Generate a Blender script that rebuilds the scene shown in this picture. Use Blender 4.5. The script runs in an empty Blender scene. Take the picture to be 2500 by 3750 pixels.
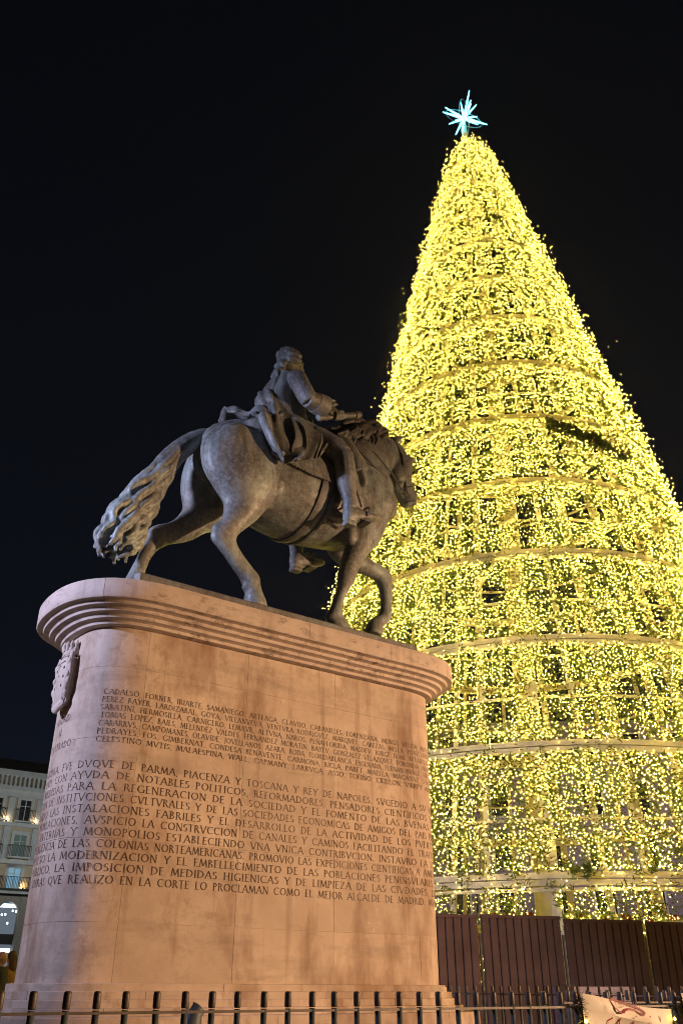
import bpy, bmesh, math, random
import numpy as np
from mathutils import Vector, Matrix

random.seed(7)
rng = np.random.default_rng(11)
sc = bpy.context.scene
C = sc.collection
PI = math.pi
R = math.radians
HC = 1.05                       # eye height above the paving
AX = R(36)                      # direction of the monument's long axis
DEP = 8.193                     # monument axis, metres in front of the eye line

# ------------------------------------------------------------------ camera
cam_d = bpy.data.cameras.new('camera')
cam = bpy.data.objects.new('camera', cam_d)
C.objects.link(cam)
cam.location = (0, 0, HC)
cam.rotation_euler = (R(90) + math.atan(1760 / 3180), 0, 0)
cam_d.sensor_fit = 'VERTICAL'
cam_d.sensor_height = 36.0
cam_d.lens = 36.0 * 3180 / 3750
cam_d.clip_end = 2000
sc.camera = cam

# ------------------------------------------------------------------ night sky
w = bpy.data.worlds.new('World')
sc.world = w
w.use_nodes = True
nt = w.node_tree
nt.nodes.clear()
out = nt.nodes.new('ShaderNodeOutputWorld')
bg = nt.nodes.new('ShaderNodeBackground')
tc = nt.nodes.new('ShaderNodeTexCoord')
sep = nt.nodes.new('ShaderNodeSeparateXYZ')
ramp = nt.nodes.new('ShaderNodeValToRGB')
ramp.color_ramp.elements[0].position = 0.0
ramp.color_ramp.elements[0].color = (0.0024, 0.0052, 0.0135, 1)
ramp.color_ramp.elements[1].position = 1.0
ramp.color_ramp.elements[1].color = (0.0016, 0.0019, 0.0027, 1)
e = ramp.color_ramp.elements.new(0.35)
e.color = (0.0020, 0.0034, 0.0072, 1)
nt.links.new(tc.outputs['Generated'], sep.inputs[0])
nt.links.new(sep.outputs['Z'], ramp.inputs[0])
nt.links.new(ramp.outputs[0], bg.inputs[0])
bg.inputs[1].default_value = 1.0
nt.links.new(bg.outputs[0], out.inputs[0])

sc.view_settings.view_transform = 'Standard'
sc.view_settings.look = 'None'
sc.view_settings.exposure = 0.0
sc.view_settings.gamma = 1.0
sc.render.engine = 'CYCLES'
sc.cycles.use_denoising = True
sc.cycles.max_bounces = 6
sc.cycles.diffuse_bounces = 2
sc.cycles.glossy_bounces = 2
sc.cycles.sample_clamp_indirect = 4.0
sc.cycles.use_light_tree = True
sc.cycles.filter_width = 1.0
sc.cycles.volume_bounces = 0
sc.cycles.transmission_bounces = 2
sc.cycles.adaptive_threshold = 0.02

# strengths of the lamps of the square (each sits in its own lamp below)
WARM, VIOLET, LED = 31000.0, 4300.0, 46.0

# ------------------------------------------------------------------ helpers
def tag(o, label=None, cat=None, group=None, kind=None):
    if label: o['label'] = label
    if cat: o['category'] = cat
    if group: o['group'] = group
    if kind: o['kind'] = kind
    return o

def empty(name, loc=(0, 0, 0), rz=0.0, parent=None):
    o = bpy.data.objects.new(name, None)
    C.objects.link(o)
    o.location = loc
    o.rotation_euler = (0, 0, rz)
    o.empty_display_size = 0.2
    if parent: o.parent = parent
    return o

class MB:
    """collects verts/faces for one mesh"""
    def __init__(self):
        self.v = []; self.f = []
    def add(self, vs, fs):
        b = len(self.v)
        self.v.extend([tuple(map(float, p)) for p in vs])
        self.f.extend([tuple(i + b for i in q) for q in fs])
        return self
    def box(self, lo, hi):
        x0, y0, z0 = lo; x1, y1, z1 = hi
        return self.add([(x0,y0,z0),(x1,y0,z0),(x1,y1,z0),(x0,y1,z0),(x0,y0,z1),(x1,y0,z1),(x1,y1,z1),(x0,y1,z1)],
                        [(3,2,1,0),(4,5,6,7),(0,1,5,4),(1,2,6,5),(2,3,7,6),(3,0,4,7)])
    def bar(self, p, q, wx, wy, up=(0, 0, 1)):
        p = Vector(p); q = Vector(q); d = (q - p).normalized()
        u = Vector(up)
        a = d.cross(u)
        if a.length < 1e-4: a = d.cross(Vector((1, 0, 0)))
        a.normalize(); b = a.cross(d).normalized()
        a = a * wx / 2; b = b * wy / 2
        vs = [p-a-b, p+a-b, p+a+b, p-a+b, q-a-b, q+a-b, q+a+b, q-a+b]
        return self.add(vs, [(3,2,1,0),(4,5,6,7),(0,1,5,4),(1,2,6,5),(2,3,7,6),(3,0,4,7)])
    def rings(self, rings, cap=True):
        n = len(rings[0]); vs = [p for r in rings for p in r]; fs = []
        for i in range(len(rings) - 1):
            for j in range(n):
                k = (j + 1) % n
                fs.append((i*n+j, i*n+k, (i+1)*n+k, (i+1)*n+j))
        if cap:
            fs.append(tuple(range(n))[::-1])
            m = (len(rings) - 1) * n
            fs.append(tuple(range(m, m + n)))
        return self.add(vs, fs)
    def tube(self, pts, radii, n=10, flat=1.0):
        pts = [Vector(p) for p in pts]
        if not hasattr(radii, '__len__'): radii = [radii] * len(pts)
        rs = []; a = None
        for i, p in enumerate(pts):
            t = (pts[min(i+1, len(pts)-1)] - pts[max(i-1, 0)])
            if t.length < 1e-7: t = Vector((0, 0, 1))
            t.normalize()
            if a is None:
                a = t.cross(Vector((0, 1, 0)))
                if a.length < 0.2: a = t.cross(Vector((1, 0, 0)))
            a = (a - t * a.dot(t)).normalized()
            b = t.cross(a)
            rs.append([p + a*math.cos(2*PI*k/n)*radii[i] + b*math.sin(2*PI*k/n)*radii[i]*flat for k in range(n)])
        return self.rings(rs)
    def ell(self, c, r, nu=14, nv=9, rot=None):
        c = Vector(c); vs = []; fs = []
        for i in range(1, nv):
            a = PI * i / nv
            for j in range(nu):
                b = 2 * PI * j / nu
                p = Vector((r[0]*math.sin(a)*math.cos(b), r[1]*math.sin(a)*math.sin(b), r[2]*math.cos(a)))
                if rot: p = rot @ p
                vs.append(c + p)
        top = Vector((0, 0, r[2])); bot = Vector((0, 0, -r[2]))
        if rot: top = rot @ top; bot = rot @ bot
        m = len(vs); vs += [c + top, c + bot]
        for i in range(nv - 2):
            for j in range(nu):
                k = (j + 1) % nu
                fs.append((i*nu+j, (i+1)*nu+j, (i+1)*nu+k, i*nu+k))
        for j in range(nu):
            k = (j + 1) % nu
            fs.append((m, j, k)); fs.append((m+1, (nv-2)*nu+k, (nv-2)*nu+j))
        return self.add(vs, fs)
    def mesh(self, name):
        me = bpy.data.meshes.new(name)
        me.from_pydata(self.v, [], self.f)
        me.update()
        return me
    def build(self, name, mat, parent=None, smooth=False, origin=None):
        if origin is not None:
            ox, oy, oz = origin
            self.v = [(x-ox, y-oy, z-oz) for x, y, z in self.v]
        me = self.mesh(name)
        bm = bmesh.new(); bm.from_mesh(me); bmesh.ops.recalc_face_normals(bm, faces=bm.faces); bm.to_mesh(me); bm.free()
        if smooth:
            me.polygons.foreach_set('use_smooth', [True] * len(me.polygons))
            if smooth != 'all': me.set_sharp_from_angle(angle=R(38))
        return obj(name, me, mat, parent)

def obj(name, me, mat, parent=None, loc=None, rz=None):
    o = bpy.data.objects.new(name, me)
    C.objects.link(o)
    if mat is not None and len(me.materials) == 0: me.materials.append(mat)
    if parent: o.parent = parent
    if loc is not None: o.location = loc
    if rz is not None: o.rotation_euler = (0, 0, rz)
    return o

def np_mesh(name, verts, faces_flat, per):
    """mesh from numpy arrays; faces all have `per` corners"""
    me = bpy.data.meshes.new(name)
    nv = len(verts); nf = len(faces_flat) // per
    me.vertices.add(nv); me.vertices.foreach_set('co', np.asarray(verts, np.float32).ravel())
    me.loops.add(nf * per); me.loops.foreach_set('vertex_index', np.asarray(faces_flat, np.int32))
    me.polygons.add(nf)
    me.polygons.foreach_set('loop_start', np.arange(0, nf*per, per, dtype=np.int32))
    me.update(calc_edges=True)
    return me

def blend_mesh(mb, name, voxel, smooth_it=5, factor=0.5):
    """fuse overlapping closed shells into one continuous skin"""
    me = mb.mesh(name + '_raw')
    o = bpy.data.objects.new(name + '_raw', me); C.objects.link(o)
    m = o.modifiers.new('r', 'REMESH'); m.mode = 'VOXEL'; m.voxel_size = voxel; m.use_smooth_shade = True
    if smooth_it:
        s = o.modifiers.new('s', 'SMOOTH'); s.factor = factor; s.iterations = smooth_it
    dg = bpy.context.evaluated_depsgraph_get()
    r = bpy.data.meshes.new_from_object(o.evaluated_get(dg))
    bpy.data.objects.remove(o); bpy.data.meshes.remove(me)
    r.name = name
    r.polygons.foreach_set('use_smooth', [True] * len(r.polygons))
    r.materials.clear()
    return r

# ------------------------------------------------------------------ materials
def mat(name):
    m = bpy.data.materials.new(name); m.use_nodes = True
    t = m.node_tree; t.nodes.clear()
    o = t.nodes.new('ShaderNodeOutputMaterial'); b = t.nodes.new('ShaderNodeBsdfPrincipled')
    t.links.new(b.outputs[0], o.inputs[0])
    return m, t, b
def nd(t, kind, **kw):
    n = t.nodes.new(kind)
    for k, v in kw.items():
        if hasattr(n, k): setattr(n, k, v)
        else: n.inputs[k.replace('_', ' ')].default_value = v
    return n
def coords(t, scale=(1, 1, 1), kind='Object'):
    c = t.nodes.new('ShaderNodeTexCoord'); m = t.nodes.new('ShaderNodeMapping')
    m.inputs['Scale'].default_value = scale
    t.links.new(c.outputs[kind], m.inputs[0]); return m.outputs[0]
def noise(t, vec, scale, detail=5, rough=0.6):
    n = nd(t, 'ShaderNodeTexNoise', Scale=scale, Detail=detail, Roughness=rough)
    t.links.new(vec, n.inputs['Vector']); return n.outputs['Fac']
def ramp2(t, fac, p0, c0, p1, c1):
    r = t.nodes.new('ShaderNodeValToRGB')
    r.color_ramp.elements[0].position = p0; r.color_ramp.elements[0].color = (*c0, 1) if len(c0) == 3 else c0
    r.color_ramp.elements[1].position = p1; r.color_ramp.elements[1].color = (*c1, 1) if len(c1) == 3 else c1
    t.links.new(fac, r.inputs[0]); return r.outputs[0]
def mix(t, fac, a, b, mode='MIX'):
    m = t.nodes.new('ShaderNodeMix'); m.data_type = 'RGBA'; m.blend_type = mode
    for s, v in ((m.inputs[0], fac), (m.inputs[6], a), (m.inputs[7], b)):
        if isinstance(v, (int, float)): s.default_value = v
        elif isinstance(v, tuple): s.default_value = (*v, 1)
        else: t.links.new(v, s)
    return m.outputs[2]
def bump(t, b, h, strength=0.3, dist=0.01):
    n = nd(t, 'ShaderNodeBump', Strength=strength, Distance=dist)
    t.links.new(h, n.inputs['Height']); t.links.new(n.outputs[0], b.inputs['Normal'])
def simple(name, col, rough=0.6, metal=0.0, var=0.25, scale=8.0, bmp=0.0):
    m, t, b = mat(name)
    v = coords(t)
    n = noise(t, v, scale)
    c = ramp2(t, n, 0.3, tuple(x*(1-var) for x in col), 0.7, tuple(min(1, x*(1+var)) for x in col))
    t.links.new(c, b.inputs['Base Color'])
    b.inputs['Roughness'].default_value = rough; b.inputs['Metallic'].default_value = metal
    if bmp: bump(t, b, noise(t, v, scale*6), bmp, 0.01)
    return m
def emit(name, col, strength):
    m = bpy.data.materials.new(name); m.use_nodes = True
    t = m.node_tree; t.nodes.clear()
    o = t.nodes.new('ShaderNodeOutputMaterial'); e = t.nodes.new('ShaderNodeEmission')
    e.inputs[0].default_value = (*col, 1); e.inputs[1].default_value = strength
    t.links.new(e.outputs[0], o.inputs[0]); return m

# stone of the pedestal: warm limestone with rusty stains, pale repairs, grey grime bands and pits
M_stone, t, b = mat('limestone')
v = coords(t, kind='Object')
oi = t.nodes.new('ShaderNodeObjectInfo')
basec = ramp2(t, noise(t, v, 1.6, 7, 0.62), 0.32, (0.44, 0.335, 0.26), 0.70, (0.62, 0.50, 0.40))
tone = nd(t, 'ShaderNodeMapRange'); tone.inputs[3].default_value = 0.90; tone.inputs[4].default_value = 1.08
t.links.new(oi.outputs['Random'], tone.inputs[0])
cc = t.nodes.new('ShaderNodeCombineColor')
for i in range(3): t.links.new(tone.outputs[0], cc.inputs[i])
c = mix(t, 1.0, basec, cc.outputs[0], 'MULTIPLY')
vs = coords(t, (1.3, 1.3, 0.55))
rust = ramp2(t, noise(t, vs, 0.95, 6, 0.68), 0.50, (0, 0, 0), 0.66, (1, 1, 1))
c = mix(t, rust, c, mix(t, 0.8, c, (0.22, 0.11, 0.05)))
streak = ramp2(t, noise(t, coords(t, (5, 5, 0.35)), 1.3, 5, 0.6), 0.55, (0, 0, 0), 0.72, (1, 1, 1))
c = mix(t, streak, c, mix(t, 0.6, c, (0.20, 0.12, 0.07)))
pale = ramp2(t, noise(t, coords(t, (1, 1, 0.8)), 2.2, 8, 0.72), 0.60, (0, 0, 0), 0.66, (1, 1, 1))
c = mix(t, pale, c, mix(t, 0.55, c, (0.70, 0.58, 0.48)))
grime = ramp2(t, noise(t, coords(t, (1, 1, 4.5)), 0.9, 6, 0.7), 0.55, (0, 0, 0), 0.75, (1, 1, 1))
c = mix(t, grime, c, mix(t, 0.5, c, (0.17, 0.13, 0.11)))
mott = ramp2(t, noise(t, v, 7.5, 9, 0.78), 0.50, (0, 0, 0), 0.64, (0.75, 0.75, 0.75))
mreg = ramp2(t, noise(t, v, 0.8, 4, 0.6), 0.42, (0, 0, 0), 0.6, (1, 1, 1))
c = mix(t, mix(t, 1.0, mott, mreg, 'MULTIPLY'), c, mix(t, 0.6, c, (0.20, 0.105, 0.05)))
pits = nd(t, 'ShaderNodeTexVoronoi', Scale=17.0); t.links.new(coords(t, (1, 1, 1.7)), pits.inputs['Vector'])
pm = ramp2(t, pits.outputs['Distance'], 0.05, (1, 1, 1), 0.10, (0, 0, 0))
pmask = ramp2(t, noise(t, v, 2.6, 3), 0.5, (0, 0, 0), 0.62, (1, 1, 1))
pfac = mix(t, 1.0, pm, pmask, 'MULTIPLY')
c = mix(t, pfac, c, mix(t, 0.6, c, (0.10, 0.06, 0.04)))
t.links.new(c, b.inputs['Base Color'])
b.inputs['Roughness'].default_value = 0.72
hgt = mix(t, pfac, noise(t, v, 28, 6, 0.7), (0.0, 0.0, 0.0))
bump(t, b, hgt, 0.35, 0.006)

# cornice travertine: paler, full of dark elongated pores
M_trav, t, b = mat('travertine')
v = coords(t)
c = ramp2(t, noise(t, v, 2.0, 7, 0.65), 0.3, (0.45, 0.36, 0.30), 0.72, (0.64, 0.53, 0.455))
por = ramp2(t, noise(t, coords(t, (7, 7, 15)), 1.0, 8, 0.78), 0.525, (0, 0, 0), 0.585, (1, 1, 1))
pmk = ramp2(t, noise(t, v, 1.3, 4, 0.6), 0.42, (0.1, 0.1, 0.1), 0.66, (1, 1, 1))
pf = mix(t, 1.0, por, pmk, 'MULTIPLY')
c = mix(t, pf, c, mix(t, 0.8, c, (0.13, 0.09, 0.065)))
stn = ramp2(t, noise(t, coords(t, (3.5, 3.5, 0.5)), 1.0, 5, 0.65), 0.55, (0, 0, 0), 0.75, (1, 1, 1))
c = mix(t, stn, c, mix(t, 0.65, c, (0.19, 0.12, 0.08)))
t.links.new(c, b.inputs['Base Color']); b.inputs['Roughness'].default_value = 0.7
bump(t, b, mix(t, pf, noise(t, v, 20, 6), (0, 0, 0)), 0.5, 0.008)

M_mortar = simple('mortar', (0.46, 0.37, 0.29), 0.9)
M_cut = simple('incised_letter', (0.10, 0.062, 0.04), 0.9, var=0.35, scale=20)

# bronze: brown, dull, with pale green-blue bloom running down it
def bronze(name, base0, base1, patina, amt):
    m, t, b = mat(name)
    v = coords(t)
    c = ramp2(t, noise(t, v, 2.3, 7, 0.65), 0.32, base0, 0.68, base1)
    pa = ramp2(t, noise(t, coords(t, (2.2, 2.2, 1.1)), 1.25, 8, 0.7), 0.46, (0, 0, 0), 0.66, (amt, amt, amt))
    c = mix(t, pa, c, patina)
    fine = ramp2(t, noise(t, v, 22, 6, 0.75), 0.45, (0, 0, 0), 0.7, (0.38, 0.38, 0.38))
    c = mix(t, fine, c, tuple(min(1, 1.6*x) for x in patina))
    run = ramp2(t, noise(t, coords(t, (9, 9, 0.6)), 1.4, 5, 0.7), 0.52, (0, 0, 0), 0.7, (0.6, 0.6, 0.6))
    c = mix(t, run, c, tuple(x*0.55 for x in base0))
    t.links.new(c, b.inputs['Base Color'])
    b.inputs['Metallic'].default_value = 0.2
    r = ramp2(t, noise(t, v, 9, 5), 0.3, (0.48,)*3, 0.7, (0.7,)*3)
    t.links.new(r, b.inputs['Roughness'])
    hh = mix(t, 0.6, noise(t, v, 14, 7, 0.7), noise(t, coords(t, (16, 16, 70)), 1.0, 4))
    bump(t, b, hh, 0.28, 0.012)
    return m
M_bronze = bronze('bronze', (0.085, 0.080, 0.073), (0.22, 0.208, 0.19), (0.32, 0.385, 0.37), 0.95)
M_bronze_cloth = bronze('bronze_cloth', (0.088, 0.082, 0.076), (0.22, 0.208, 0.194), (0.32, 0.375, 0.37), 0.85)
M_bronze_dark = bronze('bronze_dark', (0.07, 0.062, 0.057), (0.15, 0.135, 0.126), (0.2, 0.225, 0.225), 0.6)

M_steel = simple('galvanised_steel', (0.74, 0.66, 0.50), 0.5, 0.0, 0.15, 3.0)
M_leaf = simple('garland_needles', (0.13, 0.165, 0.014), 0.55, 0.0, 0.4, 1.2)
M_leaf2 = simple('unlit_garland_needles', (0.035, 0.06, 0.012), 0.6, 0.0, 0.4, 1.2)  # same needles, the missing lamp glow put into a darker colour
M_led = emit('warm_led', (1.0, 0.72, 0.105), LED)
M_star = emit('white_blue_led', (0.17, 0.80, 1.0), 5.5)
M_hoard = simple('brown_sheet_steel', (0.135, 0.083, 0.068), 0.7, 0.0, 0.25, 2.0)
M_hoard.node_tree.nodes['Principled BSDF'].inputs['Specular IOR Level'].default_value = 0.12
M_fence = simple('iron_painted_bronze', (0.10, 0.08, 0.072), 0.5, 0.2, 0.3, 9.0, 0.2)
M_fence2 = simple('iron_painted_blue_grey', (0.075, 0.095, 0.11), 0.55, 0.2, 0.35, 9.0, 0.2)

# ------------------------------------------------------------------ the ground
g = MB().add([(-400, -60, 0), (400, -60, 0), (400, 700, 0), (-400, 700, 0)], [(0, 1, 2, 3)])
M_pave, t, b = mat('granite_paving')
v = coords(t)
br = nd(t, 'ShaderNodeTexBrick', Scale=1.0)
br.inputs['Color1'].default_value = (0.20, 0.19, 0.18, 1); br.inputs['Color2'].default_value = (0.26, 0.245, 0.23, 1)
br.inputs['Mortar'].default_value = (0.09, 0.085, 0.08, 1); br.inputs['Mortar Size'].default_value = 0.008
br.inputs['Brick Width'].default_value = 0.6; br.inputs['Row Height'].default_value = 0.4
t.links.new(v, br.inputs['Vector'])
c = mix(t, 0.5, br.outputs['Color'], ramp2(t, noise(t, v, 30, 6), 0.3, (0.12, 0.115, 0.11), 0.7, (0.32, 0.30, 0.28)), 'MIX')
t.links.new(c, b.inputs['Base Color']); b.inputs['Roughness'].default_value = 0.6
tag(g.build('plaza_paving', M_pave), kind='structure')

# ------------------------------------------------------------------ lamps of the square (out of the picture, they light it)
def lamp_post(loc, label, energy, col, h=5.2, rad=0.22, aim=None, cone=50):
    r = empty('lamp_post', loc); tag(r, label, 'street lamp', 'lamp posts round the square')
    m = MB(); m.tube([(0,0,0),(0,0,.5),(0,0,.52),(0,0,h-.55)], [.16,.14,.075,.055], 12); m.build('post', M_fence, r, True)
    m = MB(); m.tube([(0,0,h-.55),(0,0,h-.5),(0,0,h-.42)], [.06,.2,.22], 12); m.build('lantern_base', M_fence, r, True)
    m = MB(); m.tube([(0,0,h+.42),(0,0,h+.5),(0,0,h+.75)], [.3,.24,.03], 12); m.build('lantern_roof', M_fence, r, True)
    ld = bpy.data.lights.new('lamp_light', 'SPOT' if aim else 'POINT'); ld.energy = energy; ld.color = col; ld.shadow_soft_size = rad
    lo = bpy.data.objects.new('lamp_light', ld); C.objects.link(lo); lo.parent = r; lo.location = (0, 0, h)
    if aim:
        ld.spot_size = R(cone); ld.spot_blend = 1.0
        lo.rotation_euler = (Vector(aim) - Vector((loc[0], loc[1], h))).to_track_quat('-Z', 'Y').to_euler()
    return r
lamp_post((23.0, 5.5, 0), 'iron lamp post with amber lantern to the right of the monument fence', WARM, (1.0, 0.59, 0.315), 4.6, 0.45, (-0.8, 8.6, 1.2), 42)
lamp_post((-8.6, 4.0, 0), 'lamp post with violet lantern facing the coat of arms', VIOLET, (0.64, 0.66, 1.0), 6.4, 0.4, (-2.6, 8.6, 4.6), 74)

lamp_post((12.6, 10.6, 0), 'iron lamp post with amber lantern near the last hoarding panel', 520, (1.0, 0.60, 0.26), 4.4, 0.25)

# ------------------------------------------------------------------ pedestal
ORI = 5.0
def ped_world(z): 
    return (ORI*math.cos(AX) - DEP*math.sin(AX), ORI*math.sin(AX) + DEP*math.cos(AX), z)
ZB = -HC                        # ground, seen from the eye
ped = empty('stone_pedestal', ped_world(0), AX)
tag(ped, 'tall oblong stone pedestal carved with long inscriptions under the bronze horseman', 'pedestal')
def PL(p): return (p[0]-ORI, p[1], p[2]+HC)      # (along, across, height over eye) -> local to the pedestal

# outline of the wall: long straight flanks, basket-arch ends
END = [(0.0, 0.0), (0.20, 0.006), (0.33, 0.03), (0.43, 0.072), (0.51, 0.135), (0.563, 0.22), (0.592, 0.31), (0.609, 0.42), (0.618, 0.56)]
SL, SR, HW = 2.675, 6.985, 0.623
def outline(off, n_end=36):
    """closed outline offset outwards by off, as list of (s,y), starting at left tip going along the near flank"""
    hw = HW + off
    k = hw / 0.618
    # resample the end curve smoothly
    ys = np.array([p[0] for p in END]); xs = np.array([p[1] for p in END])
    tt = np.concatenate([[0], np.cumsum(np.hypot(np.diff(ys), np.diff(xs)))])
    ti = np.linspace(0, tt[-1], n_end)
    yi = np.interp(ti, tt, ys); xi = np.interp(ti, tt, xs)
    for _ in range(30):
        yi[1:-1] = (yi[:-2] + 2*yi[1:-1] + yi[2:]) / 4; xi[1:-1] = (xi[:-2] + 2*xi[1:-1] + xi[2:]) / 4
    yi = yi * k
    pts = [(SL - off + x, -y) for x, y in zip(xi, yi)]
    pts += [(SR + off - x, -y) for x, y in zip(xi[::-1], yi[::-1])]
    pts += [(SR + off - x, y) for x, y in zip(xi[1:], yi[1:])]
    pts += [(SL - off + x, y) for x, y in zip(xi[::-1], yi[::-1])][:-1]
    return pts
class Path:
    def __init__(self, off):
        self.p = np.array(outline(off)); q = np.vstack([self.p, self.p[:1]])
        self.q = q
        self.L = np.concatenate([[0], np.cumsum(np.hypot(*(np.diff(q, axis=0)).T))])
        self.len = self.L[-1]
    def at(self, u):
        u = u % self.len
        return np.array([np.interp(u, self.L, self.q[:, 0]), np.interp(u, self.L, self.q[:, 1])])
    def nrm(self, u, e=0.02):
        d = self.at(u + e) - self.at(u - e); d = d / np.hypot(*d)
        return np.array([d[1], -d[0]])
    def u_of_s(self, s):
        """arc position of a near-flank point given its distance along the axis"""
        us = np.linspace(0, self.len/2, 2000); v = np.array([self.at(u)[0] for u in us])
        return us[np.argmin(abs(v - s))]
WALL = Path(0.0)
U_s = WALL.u_of_s

def sweep_block(name, u0, u1, prof, material, inner=0.22, gap=0.002, jitter=0.0, parent=None):
    """a stone following the outline from u0 to u1; prof = [(offset, z)...] from top to bottom on the face"""
    n = max(2, int((u1 - u0) / 0.05) + 1)
    rings = []
    for u in np.linspace(u0 + gap, u1 - gap, n):
        p = WALL.at(u); nn = WALL.nrm(u)
        ring = [PL((*(p + nn*(o + jitter)), z)) for o, z in prof]
        ring += [PL((*(p - nn*inner), prof[-1][1])), PL((*(p - nn*inner), prof[0][1]))]
        rings.append(ring)
    m = MB(); m.rings(rings)
    return m.build(name, material, parent or ped, True)

# inner core (mortar behind the joints)
core = MB()
for off, z0, z1 in ((-0.004, 0.03, 3.09), (0.06, -HC, 0.05)):
    ol = outline(off)
    core.rings([[PL((x, y, z)) for x, y in ol] for z in (z0, z1)])
core.build('core', M_mortar, ped)
COURSES = [0.066, 0.512, 1.17, 2.03, 2.70, 3.092]
half = WALL.len / 2
vj = [U_s(s) for s in (3.20, 4.31, 5.41, 6.50)]
near = [0.0] + vj
joints = near + [half] + [2*half - u for u in vj[::-1]]
joints = joints + [2*half]
for ci in range(len(COURSES) - 1):
    z0, z1 = COURSES[ci], COURSES[ci+1]
    sh = 0.0 if ci % 2 == 0 else 0.0
    for k in range(len(joints) - 1):
        sweep_block('stone_block', joints[k] + sh, joints[k+1] + sh, [(0.0, z1 - 0.0015), (0.0, z0 + 0.0015)], M_stone, 0.2, 0.0013, random.uniform(-0.0012, 0.0008))
# cornice
CP = [(0.335, 3.462), (0.338, 3.455), (0.338, 3.285), (0.330, 3.272), (0.285, 3.268), (0.272, 3.262), (0.262, 3.232), (0.225, 3.226), (0.205, 3.218),
      (0.196, 3.188), (0.158, 3.182), (0.140, 3.174), (0.131, 3.144), (0.094, 3.138), (0.076, 3.130), (0.068, 3.102), (0.0, 3.094)]
cj = [0.55, U_s(3.75), U_s(4.84), U_s(5.94), half - 0.55]
cj = cj + [half + 0.55] + [2*half - u for u in cj[1:-1][::-1]] + [2*half - 0.55, 2*half + 0.55]
for k in range(len(cj) - 1):
    sweep_block('cornice_block', cj[k], cj[k+1], CP, M_trav, 0.25, 0.0012, random.uniform(-0.002, 0.002))
cap = MB()
ol = outline(-0.2)
cap.rings([[PL((x, y, z)) for x, y in ol] for z in (3.2, 3.456)])
cap.build('top_slab', M_trav, ped)
# stepped foot
foot = [(0.066, 0.066, 0.008), (0.125, 0.008, -0.050), (0.182, -0.050, -0.108), (0.238, -0.108, -0.166), (0.40, -0.166, -0.42), (0.60, -0.42, -0.62), (0.9, -0.62, -0.84), (1.2, -0.84, -HC)]
for i, (off, z1, z0) in enumerate(foot):
    js = [0.35*(i % 2)] + [U_s(s) + 0.35*((i*7) % 3) - 0.3 for s in (3.4, 4.5, 5.6, 6.4)] + [half + 0.2]
    js = js + [2*half - u for u in js[1:-1][::-1]] + [2*half + js[0]]
    for k in range(len(js) - 1):
        sweep_block('plinth_block', js[k], js[k+1], [(off-0.004, z1), (off, z1 - 0.005), (off, z0 + 0.001)], M_stone, 0.16, 0.0015, random.uniform(-0.002, 0.002))

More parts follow.
